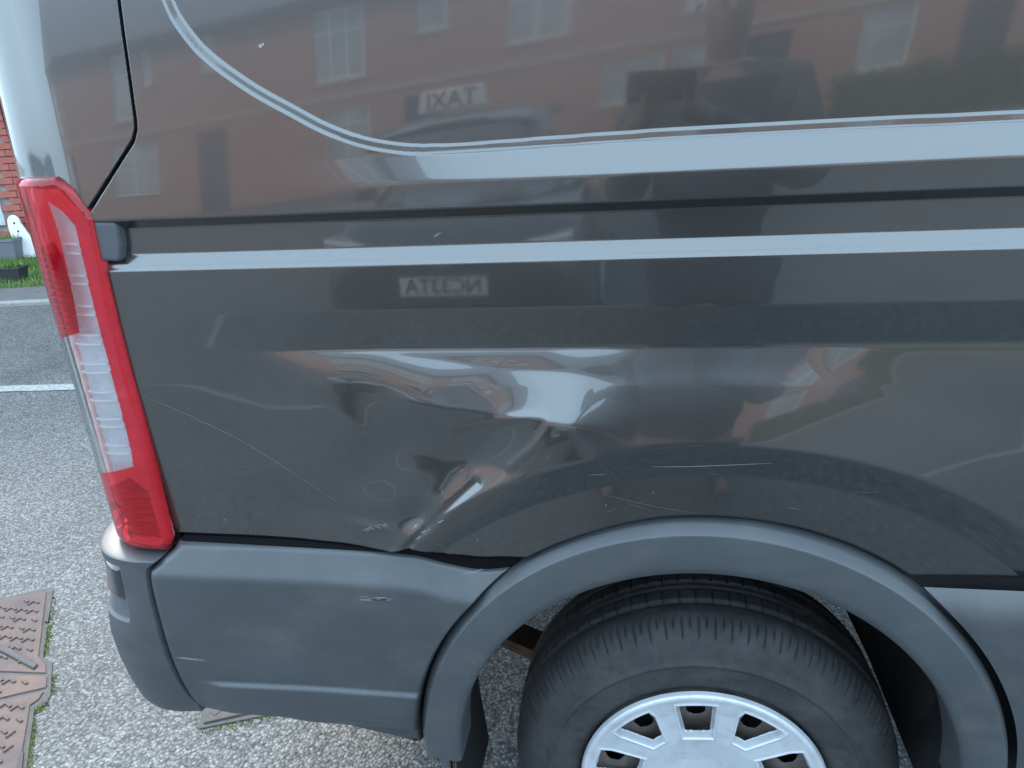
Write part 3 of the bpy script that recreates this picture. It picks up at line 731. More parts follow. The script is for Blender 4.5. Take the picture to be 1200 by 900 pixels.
# ---- scratches and chips in the paint, and a glint drawn as a fleck
def scratch(pts, wd, name='scratch', m=None, lift=.0006, n=None):
    p = spline([P2(*q) for q in pts], n or max(8, 8*len(pts))); V = []; Fb = []
    for k in range(len(p)):
        t = p[min(k+1, len(p)-1)]-p[max(k-1, 0)]; t /= np.hypot(*t)+1e-9; nrm = np.array([-t[1], t[0]])
        f = math.sin(math.pi*(k+.15)/(len(p)-.7))**.6*wd
        for sg in (-1, 1):
            q = p[k]+nrm*f*sg; V.append(pos(np.array(q[0]), q[1], O(np.array(q[0]), q[1])+lift))
    for k in range(len(p)-1): Fb.append((2*k, 2*k+2, 2*k+3, 2*k+1))
    return link_mesh(name, V, Fb, m or M['primer_glint'], VAN)
scratch([(762, 542), (800, 543), (850, 541.5), (905, 539)], .00055)
scratch([(690, 549), (712, 548.5)], .0004)
scratch([(160, 462), (230, 493), (300, 530), (395, 592)], .00018)
scratch([(505, 280), (514, 274)], .0005)
scratch([(700, 573), (760, 590), (820, 602)], .0001)
scratch([(300, 52), (304, 55)], .0022, 'chip_glint'); scratch([(304, 50), (306, 53)], .002, 'chip_glint')
for q in [(257, 614), (710, 588), (765, 575), (497, 600), (560, 628)]: scratch([q, (q[0]+1.5, q[1]+.6)], .0007, 'chip_glint')  # the fleck in the dent core is a painted glint
for k in range(26):
    x0 = 424+abs(rnd.gauss(0, 13)); y0 = 621-(x0-424)*.32+rnd.gauss(0, 2.2); L_ = rnd.uniform(1.5, 7); a_ = rnd.uniform(-.7, .1)
    scratch([(x0, y0), (x0+L_*.5, y0+L_*.5*a_), (x0+L_, y0+L_*a_)], rnd.uniform(.00015, .0004), n=7)
for k in range(9):
    x0 = 488+rnd.uniform(0, 30); y0 = 628-(x0-488)*.8+rnd.gauss(0, 2); L_ = rnd.uniform(2, 6)
    scratch([(x0, y0), (x0+L_*.5, y0-L_*.35), (x0+L_, y0-L_*.7)], rnd.uniform(.0002, .0006), n=5)
for k in range(6):
    x0 = rnd.uniform(640, 1000); y0 = 585+rnd.gauss(0, 22); L_ = rnd.uniform(6, 40); a_ = rnd.gauss(.1, .25)
    scratch([(x0, y0), (x0+L_*.5, y0+L_*.5*a_), (x0+L_, y0+L_*a_)], rnd.uniform(.00005, .0001), n=6)
def plastic_scratch(pts, wd, name='scratch'):
    p = spline(uvs(pts, .02), 14); V = []; Fb = []
    for k in range(len(p)):
        f = math.sin(math.pi*(k+.2)/13.6)**.7*wd
        for sg in (-1, 1):
            a, zq = p[k, 0], p[k, 1]+f*sg
            V.append(pos(np.array(a), zq, bump_o(np.array(a), zq, np.interp(a, TOPB[:, 0], TOPB[:, 1]))+.0007))
    for k in range(len(p)-1): Fb.append((2*k, 2*k+2, 2*k+3, 2*k+1))
    link_mesh(name, V, Fb, M['primer_glint'], VAN)
for k in range(16):
    x0 = 421+abs(rnd.gauss(0, 16)); y0 = 698+rnd.uniform(-1, 4.5)+(x0-421)*.05; L_ = rnd.uniform(3, 22)*(1-.5*(x0 > 450)); plastic_scratch([(x0, y0), (x0+L_*.5, y0+rnd.uniform(-.3, .5)), (x0+L_, y0+rnd.uniform(.2, 1.2))], rnd.uniform(.0002, .0009))
plastic_scratch([(535, 682), (552, 681), (568, 679)], .0003); [plastic_scratch([(206+3*k, 766+k), (222+2*k, 767+k), (244, 769.5+k)], .0004) for k in range(3)]

# ------------------------------------------------------------------ things on the ground by the van
def G(px, py, z=0.):
    d = FW + RT*(px-600)/FPX - UP*(py-450)/FPX; t = (z-CAM[2])/d[2]
    return CAM[0]+t*d[0], CAM[1]+t*d[1]
def plate(name, poly, z0, z1, m, parent, bevel=.002):
    mb = MB(); mb.prism(poly, z0, z1, 'z'); return mb.build(name, m, parent, bevel=bevel)
CV = empty('manhole_cover', 'rusty cast iron access cover with raised tread, left of the van', 'manhole cover', (*G(0, 800), 0))
def polyg(pts): return [G(*p) for p in pts]
fr = [(-170, 742), (-60, 716), (57, 690), (63, 692), (51, 772), (62, 777), (60, 816), (53, 828), (41, 833), (30, 915), (-40, 960), (-220, 960)]
plate('frame', polyg(fr), -.02, .005, M['ironwear'], CV)
pans = [[(-165, 744), (-60, 719), (50, 695), (55, 697), (46, 772), (54, 781), (55, 791), (-170, 783)], [(-172, 787), (56, 795), (55, 808), (-180, 862)], [(-180, 868), (52, 813), (46, 822), (36, 829), (22, 915), (-40, 950), (-200, 950)]]
for p in pans: plate('cover_plate', polyg(p), 0, .009, M['iron'], CV)
e1 = np.array(G(57, 692))-np.array(G(30, 905)); e1 /= np.hypot(*e1); e2 = np.array([-e1[1], e1[0]])
O0 = np.array(G(40, 800))
pols = [[tuple(q) for q in polyg(p)] for p in pans]
tb = MB()
for sg, hz in ((1., 0.), (.72, .0045)):
    for a_, b_ in ((-1, -1), (1, -1), (1, 1), (-1, 1)): tb.v.append((a_*.0120*(sg*.15+.85), b_*.0040*sg, hz))
tb.f += [(4, 5, 6, 7), (0, 1, 5, 4), (1, 2, 6, 5), (2, 3, 7, 6), (3, 0, 4, 7)]
tme = None; nbar = 0
for j in range(0, 22):
    for i in range(-10, 9):
        base = O0+e1*(i*.052)+e2*(.02+j*.032)+e1*((j % 2)*.026)
        for k, (da, db, t) in enumerate(((0, 0, .55), (.012, .040, -.95))):
            c = base+e1*da*.6+e2*db*.4
            if (k and (i+j) % 3 == 0) or nbar >= 300: continue
            ok = any(all(inside(np.array([c[0]+dx]), np.array([c[1]+dy]), pl)[0] for dx in (-.013, .013) for dy in (-.013, .013)) for pl in pols)
            if not ok: continue
            if tme is None: o = tb.build('tread_bar', M['iron'], CV); tme = o.data
            else: o = bpy.data.objects.new('tread_bar', tme); C.objects.link(o); o.parent = CV
            u = e1*math.cos(t)+e2*math.sin(t); o.rotation_euler = (0, 0, math.atan2(u[1], u[0])); nbar += 1
            o.location = Vector((c[0], c[1], .009))-CV.location
plate('lifting_bar', polyg([(-40, 748), (0, 760), (10, 762), (46, 783), (41, 788), (4, 768), (-45, 756)]), .006, .016, M['ironwear'], CV, .003)
plate('keyway', polyg([(55, 720), (59, 721), (57, 732), (53, 731)]), .004, .0102, M['ink'], CV, 0)
plate('keyway', polyg([(24, 886), (29, 884), (27, 905), (20, 905)]), .004, .0102, M['ink'], CV, 0)
CV2 = empty('manhole_cover', 'grey corner of an iron access cover showing under the bumper', 'manhole cover', (*G(262, 845), 0))
plate('frame', polyg([(233, 855), (240, 815), (420, 800), (400, 822), (300, 842)]), -.02, .004, M['ironwear'], CV2)
plate('cover_plate', polyg([(239, 850), (246, 818), (400, 804), (385, 820), (292, 838)]), 0, .009, M['ironwear'], CV2)
plate('keyway', polyg([(247, 838), (256, 832), (263, 834), (252, 842)]), .004, .0102, M['ink'], CV2, 0)
# moss and grass in the joint of the cover
def tufts(name, pts, n, spread, h, m, label=None):
    V = []; Fb = []
    for k in range(n):
        t = rnd.random()*(len(pts)-1); i = min(int(t), len(pts)-2); u = t-i
        a, b = G(*pts[i]), G(*pts[i+1]); x = a[0]*(1-u)+b[0]*u+rnd.gauss(0, spread); y = a[1]*(1-u)+b[1]*u+rnd.gauss(0, spread)
        an = rnd.random()*6.28; hh = h*(.4+rnd.random()); wd = .0022; lx, ly = rnd.gauss(0, .5)*hh, rnd.gauss(0, .5)*hh; b0 = len(V)
        V += [(x-wd*math.cos(an), y-wd*math.sin(an), 0), (x+wd*math.cos(an), y+wd*math.sin(an), 0), (x+lx, y+ly, hh)]; Fb.append((b0, b0+1, b0+2))
    return link_mesh(name, V, Fb, m, None, False)
mo = tufts('moss', [(64, 700), (58, 735)], 90, .005, .006, M['moss']); struct(mo, 'stuff'); 
for pts, n in (([(57, 735), (52, 768)], 520), ([(63, 790), (61, 815)], 160), ([(52, 826), (42, 834)], 420), ([(40, 845), (31, 915)], 460)):
    struct(tufts('moss', pts, int(n*.55), .006, .007, M['moss']), 'stuff')
struct(tufts('moss', [(240, 858), (300, 843), (380, 825)], 200, .006, .006, M['moss']), 'stuff')

# ------------------------------------------------------------------ street to the left, beyond the van
def quad_ground(name, pts, z, m, kind='structure'): return struct(sheet(name, pts, z, m), kind)
# line across the road, footway, lawn and the house behind
la, lb = np.array(G(-300, 464)), np.array(G(120, 453)); dl = (lb-la)/np.hypot(*(lb-la)); nl = np.array([-dl[1], dl[0]])
p0, p1 = la-dl*3, la+dl*14
q = lambda p, t: tuple(p+nl*t)
quad_ground('road_marking', [q(p0, -.05), q(p1, -.05), q(p1, .05), q(p0, .05)], .004, M['line'])
ka, kb = np.array(G(-260, 372)), np.array(G(60, 357)); dk_ = (kb-ka)/np.hypot(*(kb-ka)); nk = np.array([-dk_[1], dk_[0]])
K0, K1 = ka-dk_*8, kb+dk_*14; qk = lambda p, t: tuple(p+nk*t)
mb = MB(); mb.prism([qk(K0, 0), qk(K1, 0), qk(K1, .09), qk(K0, .09)], -.05, .035, 'z'); struct(mb.build('kerb', M['kerb'], bevel=.01))
quad_ground('footway', [qk(K0, .09), qk(K1, .09), qk(K1, .62), qk(K0, .62)], .032, M['pave'])
quad_ground('lawn', [qk(K0, .62), qk(K1, .62), qk(K1, 2.6), qk(K0, 2.6)], .030, M['soil'])
V = []; Fb = []
gx0 = -9.5
for k in range(34000):
    t = rnd.random()*12-5; u = .62+abs(rnd.random())*1.6
    p = kb+dk_*(-t+.4)+nk*u; hh = .035+.05*rnd.random(); an = rnd.random()*6.28; wd = .004; b0 = len(V); lx, ly = rnd.gauss(0, .4)*hh, rnd.gauss(0, .4)*hh
    V += [(p[0]-wd*math.cos(an), p[1]-wd*math.sin(an), .03), (p[0]+wd*math.cos(an), p[1]+wd*math.sin(an), .03), (p[0]+lx, p[1]+ly, .03+hh)]; Fb.append((b0, b0+1, b0+2))
struct(link_mesh('grass', V, Fb, M['grass'], None, False), 'stuff')


# house wall behind the lawn, laid brick by brick where it shows
wy = ka+nk*2.35; HO = np.array([wy[0]-2.2*dk_[0], wy[1]-2.2*dk_[1]])
HS = empty('brick_house', 'red brick house beyond the lawn, left of the van', 'house', (HO[0], HO[1], .03), world=False)
HS.rotation_euler = (0, 0, math.atan2(dk_[1], dk_[0]))
mb = MB(); mb.box(-8, 9, .06, 6, 0, 5.2); mb.build('wall', M['mortar'], HS)
mb = MB(); mb.prism([(-.4, 5.2), (3, 7.4), (6.4, 5.2)], -8.2, 9.2, 'x'); mb.build('roof', M['rooftile'], HS)
def to_local(px, py):       # picture point to wall-plane coordinates (along, up)
    d = FW + RT*(px-600)/FPX - UP*(py-450)/FPX; n2 = nk
    t = ((HO-CAM[:2])@n2)/(d[:2]@n2); p = CAM+t*d
    return (p[:2]-HO)@dk_, p[2]-.03
L0 = to_local(0, 315); L1 = to_local(45, 300); LT = to_local(0, 130)
bm_ = MB(); bm_.box(0, .215, 0, .102, 0, .065)
br = None; nb = 0; rest = MB()
lint = (L0[0]-1.3, L0[0]+.32, to_local(0, 168)[1], to_local(0, 150)[1])
for rrow in range(0, 69):
    for cidx in range(-35, 39):
        x = cidx*.225+(rrow % 2)*.1125; z = rrow*.075+.01
        if x+.215 > lint[0] and x < lint[1] and z+.065 > lint[2]-.01 and z < lint[3]+.01: continue
        if x+.215 > lint[0]+.1 and x < lint[1]-.1 and z+.065 > lint[2]-.9 and z < lint[2]: continue
        near = L0[0]-.45 < x < L1[0]+.75 and z < LT[1]+.5
        if near and nb < 300:
            if br is None: o = bm_.build('brick', M['brickpiece'], HS, bevel=.004, seg=1); br = o.data
            else:
                o = bpy.data.objects.new('brick', br); C.objects.link(o); o.parent = HS
            o.location = (x, .048+rnd.gauss(0, .0015)-.1+.06, z); nb += 1
        elif x > -7.9 and x < 8.7: rest.box(x, x+.215, .012, .1, z, z+.065)
struct(rest.build('brickwork', M['brickpiece'], HS), 'stuff')
mb = MB(); mb.box(lint[0], lint[1], -.02, .1, lint[2], lint[3]); mb.build('lintel', M['stone'], HS, bevel=.006)
mb = MB(); mb.box(lint[0]+.1, lint[1]-.1, .02, .058, lint[2]-.9, lint[2]); mb.build('window', M['pane'], HS)
x_p = to_local(14, 190)[0]
mb = MB(); mb.tube([(x_p+.12, -.05, 0), (x_p+.12, -.05, 5.1)], .038, 12); mb.build('dark_strip_pipe', M['black'], HS, True)  # pipe added in place of the dark strip along the van edge
def W(a, b, c): 
    p = HO+dk_*a+nk*b; return Vector((p[0], p[1], c))
# planters
def trough(name, label, px, py, b_out, wd, ht, dp, m, zbase, lip=True):
    a = to_local(px, py)[0]; loc = W(a, -b_out, zbase)
    if b_out > .4: loc = Vector((*G(px, py, zbase), zbase))
    e = empty(name, label, 'planter', loc, world=False); e.rotation_euler = HS.rotation_euler
    mb = MB(); n = 0
    def ring(z, w_, d_): 
        b = len(mb.v); mb.v.extend([(-w_, -d_, z), (w_, -d_, z), (w_, d_, z), (-w_, d_, z)]); return b
    r = [ring(0, wd*.36, dp*.36), ring(ht*.86, wd*.47, dp*.47), ring(ht*.87, wd*.5, dp*.5), ring(ht, wd*.5, dp*.5), ring(ht, wd*.44, dp*.44), ring(ht*.8, wd*.42, dp*.42)]
    mb.f.append((0, 3, 2, 1))
    for a_, b_ in zip(r[:-1], r[1:]):
        for k in range(4): mb.f.append((a_+k, a_+(k+1) % 4, b_+(k+1) % 4, b_+k))
    mb.build('trough', m, e, bevel=.006); s2 = MB(); s2.box(-wd*.42, wd*.42, -dp*.42, dp*.42, ht*.7, ht*.86); s2.build('soil', M['soil'], e)
    V = []; Fb = []
    for k in range(90):
        x, y = rnd.uniform(-.4, .4)*wd, rnd.uniform(-.4, .4)*dp; h = rnd.uniform(.03, .1); an = rnd.random()*6.28; b0 = len(V); l1, l2 = rnd.gauss(0, .5)*h, rnd.gauss(0, .5)*h
        V += [(x-.008*math.cos(an), y-.008*math.sin(an), ht*.85), (x+.008*math.cos(an), y+.008*math.sin(an), ht*.85), (x+l1, y+l2, ht*.85+h)]; Fb.append((b0, b0+1, b0+2))
    struct(link_mesh('leaves', V, Fb, M['grass'], e, False), 'stuff')
    return e
PXM = 1/95.
trough('planter', 'black plastic trough planter standing on the lawn', 16, 330, .55, .30, .15, .16, M['troughdark'], .03)
trough('planter', 'grey trough planter against the brick wall, above the black one', 24, 300, .16, .31, .25, .2, M['trough'], .03+max(0, to_local(16, 312)[1]-.02))
# white tapered board with two holes leaning by the wall
def board(px0, py0, name, label, sc=1.):
    a, zz = to_local(px0, py0)
    e = empty(name, label, 'garden board', W(a, -.09, .03), world=False); e.rotation_euler = (R_(-4), 0, HS.rotation_euler.z)
    h = .56*sc
    pts = [(-.02, 0), (.30, 0), (.27, .08), (.11, h*.86)]+[(.035+.075*math.cos(t), h*.86+.09*math.sin(t)) for t in np.linspace(.15, math.pi-.1, 12)]+[(-.045, h*.8)]
    mb = MB(); mb.prism(pts, -.02, .02); mb.build('panel', M['white'], e, bevel=.012)
    for hz in (.66, .86):
        hb = MB(); hb.tube([(.045+(.86-hz)*.12, -.0215, h*hz), (.045+(.86-hz)*.12, .0, h*hz)], .013, 12); hb.build('hole', M['ink'], e, True)
board(20, 268, 'garden_board', 'white tapered board with two holes leaning on the brick wall', .84)
board(-14, 284, 'garden_board', 'smaller white tapered board at the left edge, against the wall', .75)

# ------------------------------------------------------------------ the street behind the camera (seen in the paint)
HY = -18.
def wall_with_holes(x0, x1, z0, z1, y, th, holes, m, parent):
    xs = sorted({x0, x1, *[h[0] for h in holes], *[h[1] for h in holes]}); zs = sorted({z0, z1, *[h[2] for h in holes], *[h[3] for h in holes]})
    mb = MB()
    for i in range(len(xs)-1):
        for j in range(len(zs)-1):
            cx, cz = (xs[i]+xs[i+1])/2, (zs[j]+zs[j+1])/2
            if any(h[0] < cx < h[1] and h[2] < cz < h[3] for h in holes): continue
            mb.box(xs[i], xs[i+1], y-th, y, zs[j], zs[j+1])
    return mb.build('wall', m, parent)
def window(parent, x0, x1, z0, z1, y, mullions=1, transom=True):
    f = MB(); t = .055
    f.box(x0, x0+t, y-.11, y-.05, z0, z1); f.box(x1-t, x1, y-.11, y-.05, z0, z1); f.box(x0+t, x1-t, y-.11, y-.05, z0, z0+t); f.box(x0+t, x1-t, y-.11, y-.05, z1-t, z1)
    for k in range(mullions):
        xm = x0+(x1-x0)*(k+1)/(mullions+1); f.box(xm-.03, xm+.03, y-.108, y-.052, z0+t, z1-t)
    if transom: f.box(x0+t, x1-t, y-.106, y-.054, z0+(z1-z0)*.68-.02, z0+(z1-z0)*.68+.02)
    wo = f.build('window', M['white'], parent)
    g = MB(); g.box(x0+.02, x1-.02, y-.095, y-.085, z0+.02, z1-.02); g.build('pane', M['pane'], wo, loc=(0, 0, 0))
    sl = MB(); sl.box(x0-.08, x1+.08, y-.05, y+.06, z0-.09, z0-.001); sl.build('sill', M['stone'], wo, loc=(0, 0, 0))
    return wo
def house(x0, x1, label, wins, door, eaves=4.55, chimney=None, brick='brick'):
    e = empty('terraced_house', label, 'house', ((x0+x1)/2, HY, 0), 'terraced houses across the street')
    holes = [w_[:4] for w_ in wins]+([(door, door+.95, 0.02, 2.1)] if door is not None else [])
    wall_with_holes(x0+.004, x1-.004, 0, eaves, HY, .25, holes, M[brick], e)
    b = MB(); b.box(x0+.01, x1-.01, HY-8, HY-.26, 0, eaves); b.build('rear_walls', M['mortar'], e)
    for w_ in wins: window(e, *w_[:4], HY, *(w_[4:] or (1,)))
    b = MB(); b.box(x0+.004, x1-.004, HY+.002, HY+.045, 2.3, 2.44); b.build('string_course', M['stone'], e)
    b = MB(); b.prism([(HY+.38, eaves-.05), (HY-4, eaves+2.6), (HY-8.4, eaves-.05)], x0+.004, x1-.004, 'x'); b.build('roof', M['rooftile'], e)
    b = MB(); b.box(x0+.004, x1-.004, HY+.385, HY+.45, eaves-.1, eaves+.02); b.build('gutter', M['black'], e)
    if door is not None:
        b = MB(); b.box(door, door+.95, HY-.14, HY-.08, .02, 2.1); d = b.build('door', M['doorpaint'], e)
        b = MB(); b.box(door+.08, door+.12, HY-.08, HY-.03, .95, 1.1); b.build('handle', M['chrome'], d, loc=(0, 0, 0))
    if chimney is not None:
        b = MB(); b.box(chimney, chimney+.8, HY-4.4, HY-3.6, eaves+2, eaves+3.4); b.build('chimney', M[brick], e)
house(-21.5, -16.6, 'narrow terraced house at the left end of the row', [(-20.6, -19.4, 2.75, 4.1), (-20.6, -19.2, .9, 2.1)], -18.2, chimney=-21)
house(-16.6, -10.0, 'terraced house mirrored beside the rear door seam', [(-15.0, -14.35, 2.75, 4.35, 0), (-13.9, -13.6, 3.5, 4.3, 0, False), (-11.95, -11.45, 3.55, 4.35, 0, False), (-15.2, -13.6, .9, 2.1)], -12.2)
house(-10.0, -3.0, 'terraced house with the wide first-floor window', [(-7.45, -5.7, 2.75, 4.3, 2), (-4.25, -3.55, 3.45, 4.3, 0, False), (-7.2, -5.6, .9, 2.1)], -4.6, chimney=-9.2)
house(-3.0, 3.4, 'terraced house with twin ground-floor windows', [(-.75, .2, 1.15, 2.1, 0, False), (.4, 1.2, 1.15, 2.1, 0, False), (.55, 1.45, 2.85, 4.1), (-2.3, -1.3, 2.85, 4.1)], 2.0)
house(3.4, 10.2, 'terraced house behind the clipped hedge', [(4.4, 5.45, 1.0, 2.22, 0), (7.8, 9.0, 1.0, 2.22), (4.5, 5.5, 2.85, 4.1), (7.9, 8.9, 2.85, 4.1)], 6.4, chimney=9.2)
house(10.2, 17, 'terraced house at the right end of the row', [(11.4, 12.6, 2.85, 4.1), (14.6, 15.8, 2.85, 4.1), (11.2, 12.8, .9, 2.1)], 14.4)
# footway and kerb in front of the houses, and a pale kerb line nearer the van
struct(sheet('footway', [(-40, -17.9), (40, -17.9), (40, -14), (-40, -14)], .08, M['pave']))
mb = MB(); mb.box(-40, 40, -14, -13.86, -.05, .1); struct(mb.build('kerb', M['kerb'], bevel=.015))
struct(sheet('road_marking', [(-70, -2.61), (70, -2.61), (70, -2.51), (-70, -2.51)], .004, M['kerb']))
# hedge
def leaf_cloud(n, f_pos, size, m, name, parent):
    V = np.zeros((n, 4, 3)); 
    for k in range(n):
        p = np.array(f_pos()); a = rng.normal(size=3); a /= np.linalg.norm(a); b = np.cross(a, rng.normal(size=3)); b /= np.linalg.norm(b); sz = size*(.6+.8*rnd.random())
        V[k] = [p-a*sz, p+b*sz*.5, p+a*sz, p-b*sz*.5]
    return quads_mesh(name, V.reshape(-1, 3), np.arange(n*4).reshape(-1, 4), m, parent, False)
HG = empty('hedge', 'clipped green hedge in front of the terraced houses', 'hedge', (7, -15.4, 0))
mb = MB(); mb.box(3.6, 13.8, -15.7, -15.1, .05, .9); mb.build('stems', M['soil'], HG)
leaf_cloud(7000, lambda: (rnd.uniform(3.4, 14), -15.4+rnd.uniform(-.5, .5), rnd.uniform(.08, 1.05)+rnd.gauss(0, .05)), .06, M['hedge'], 'foliage', HG)

# ---- cars parked opposite (front towards the van)
def car(name, label, cx, cyf, paint, plate_text=None, taxi=False, tall=0.):
    e = empty(name, label, 'car', (cx, cyf-2.1, 0)); e.pop('_world')
    # body side section: (y back from the nose, z); lofted over half-widths
    L = 4.25
    prof = [(0.0, .30, .62), (0.0, .52, .70), (.06, .68, .74), (.25, .80, .78), (.95, .93, .82), (1.15, .97, .83)]
    deck = [(0, .55), (.05, .70), (.28, .82), (1.1, .96), (1.75, 1.40+tall), (2.2, 1.46+tall), (3.2, 1.43+tall), (3.85, 1.05+tall*.5), (4.2, .95), (4.25, .6)]
    def body(zcap, hw_f, m, nm, z0, parent):
        mb = MB(); ys = np.linspace(0, L, 44); n = 17
        for y in ys:
            top = min(np.interp(y, [p[0] for p in deck], [p[1] for p in deck]), zcap(y)); w_ = hw_f(y)
            for k in range(n):
                t = math.pi*k/(n-1); c, s_ = math.cos(t), math.sin(t)
                x = w_*math.copysign(abs(c)**.35, c); z = z0+(top-z0)*abs(s_)**.38
                mb.v.append((x, 2.1-y, z))
        for i in range(len(ys)-1):
            for k in range(n-1): mb.f.append((i*n+k, i*n+k+1, (i+1)*n+k+1, (i+1)*n+k))
        mb.f.append(tuple(range(n))); mb.f.append(tuple((len(ys)-1)*n+k for k in reversed(range(n))))
        return mb.build(nm, m, parent, True)
    hw = lambda y: .88*min(1, .80+.25*math.sqrt(min(y, 1)))*(1-.1*max(0, (y-3.4)/.85))
    b = body(lambda y: .97, hw, M[paint], 'body', .24, e)
    body(lambda y: 9, lambda y: .70-.06*abs(y-2.4)/1.4, M['carglass'], 'glasshouse', .6, e)
    mb = MB()
    xs = np.linspace(-.64, .64, 9); yy = np.linspace(1.72, 3.3, 10)
    for y in yy:
        for x in xs: mb.v.append((x, 2.1-y, np.interp(y, [p[0] for p in deck], [p[1] for p in deck])+.02-.05*(x/.64)**4))
    for i in range(9):
        for k in range(8): mb.f.append((i*9+k, i*9+k+1, i*9+k+10, i*9+k+9))
    mb.build('roof', M[paint], e, True)
    for sx in (-1, 1):
        p = MB(); p.tube([(sx*.72, 2.1-1.12, .95), (sx*.60, 2.1-1.78, 1.40+tall)], .035, 8); p.build('pillar', M[paint], e, True)
        hl = MB(); hl.prism([(sx*.40, .60), (sx*.74, .64), (sx*.76, .74), (sx*.50, .70)], 2.1-.20, 2.1-.02); hl.build('headlight', M['headlamp'], e, bevel=.02)
        mi = MB(); mi.box(sx*.84, sx*1.0, 2.1-1.45, 2.1-1.33, .95, 1.08); mi.build('mirror', M[paint], e, bevel=.04)
    for sx in (-1, 1):
        for y in (.82, 3.42):
            t = MB(); t.tube([(sx*.66, 2.1-y, .31), (sx*.875, 2.1-y, .31)], .31, 24); tw = t.build('wheel', M['rubber'], e, True)
            t = MB(); t.tube([(sx*.80, 2.1-y, .31), (sx*.885, 2.1-y, .31)], .2, 20); t.build('hubcap', M['silver'], tw, True, loc=(0, 0, 0))
    g = MB(); g.box(-.42, .42, 2.06, 2.115, .30, .40); g.build('lower_grille', M['black'], e, bevel=.01)
    g = MB(); g.box(-.36, .36, 2.05, 2.10, .55, .66); g.build('grille', M['black'], e, bevel=.01)
    bd = MB(); bd.prism([(.075*math.cos(t), .61+.032*math.sin(t)) for t in np.linspace(0, 2*math.pi, 24, endpoint=False)], 2.1, 2.112); bd.build('badge', M['chrome'], e, bevel=.003)
    if plate_text:
        pl = MB(); pl.box(-.26, .26, 2.116, 2.124, .405, .515); po = pl.build('number_plate', M['plate'], e, bevel=.003); text(plate_text, po, (0, 2.127, .425), .088, 0)
    if taxi:
        tx = MB(); tx.prism([(-.26, 1.50+tall), (.26, 1.50+tall), (.235, 1.66+tall), (-.235, 1.66+tall)], 2.1-2.02, 2.1-1.9); to = tx.build('roof_sign', M['plate'], e, bevel=.02); text('TAXI', to, (0, 2.1-1.898, 1.525+tall), .125, 0)
    return e
def text(t, parent, loc, size, flip):
    cu = bpy.data.curves.new('lettering', 'FONT'); cu.body = t; cu.size = size*1.38; cu.align_x = 'CENTER'; cu.extrude = .0015; cu.offset = .002
    o = bpy.data.objects.new('lettering', cu); C.objects.link(o)
    bpy.context.view_layer.update(); dg = bpy.context.evaluated_depsgraph_get()
    me = bpy.data.meshes.new_from_object(o.evaluated_get(dg)); bpy.data.objects.remove(o)
    me.materials.clear(); me.materials.append(M['ink'])
    o = bpy.data.objects.new('lettering', me); C.objects.link(o); o.parent = parent; o.location = loc; o.rotation_euler = (R_(90), 0, R_(180))
car('parked_car', 'black taxi with a white roof sign parked facing the van', -1.22, -3.2, 'carpaint', 'NC33TA', True)
car('parked_car', 'silver tall car parked further back towards the left', -9.5, -1.6, 'carsilver', None, False, .22)

# ------------------------------------------------------------------ the photographer
def skin_body(name, joints, edges, m, parent, sub=2):
    me = bpy.data.meshes.new(name); names = list(joints); me.from_pydata([joints[n][0] for n in names], [(names.index(a), names.index(b)) for a, b in edges], []); me.materials.append(m)
    o = bpy.data.objects.new(name, me); C.objects.link(o); o.parent = parent
    sk = o.modifiers.new('skin', 'SKIN'); sk.use_smooth_shade = True
    for k, n in enumerate(names):
        r = joints[n][1]; me.skin_vertices[0].data[k].radius = r if isinstance(r, tuple) else (r, r)
    me.skin_vertices[0].data[0].use_root = True
    ss_ = o.modifiers.new('sub', 'SUBSURF'); ss_.levels = sub; ss_.render_levels = sub
    return o
PX, PY = .10, -1.42
PE = empty('person', 'person in a dark jacket and trousers holding up a phone', 'person', (PX, PY, 0), world=False)
ph_c = CAM-FW*.022+RT*.045-UP*.01
hl = Vector(ph_c)-Vector((PX, PY, 0))
rw = hl+Vector((.075, -.05, -.06)); lw = hl+Vector((-.055, -.075, -.09))
J = {'pelvis': ((0, 0, .95), (.15, .10)), 'waist': ((0, 0, 1.08), (.14, .10)), 'chest': ((0, .01, 1.28), (.17, .12)), 'upper': ((0, 0, 1.42), (.13, .09)), 'neck': ((0, .01, 1.50), .055), 'jaw': ((0, .035, 1.57), (.062, .07)), 'head': ((0, .025, 1.65), (.078, .095)), 'crown': ((0, .015, 1.73), (.055, .07))}
Ed = [('pelvis', 'waist'), ('waist', 'chest'), ('chest', 'upper'), ('upper', 'neck'), ('neck', 'jaw'), ('jaw', 'head'), ('head', 'crown')]
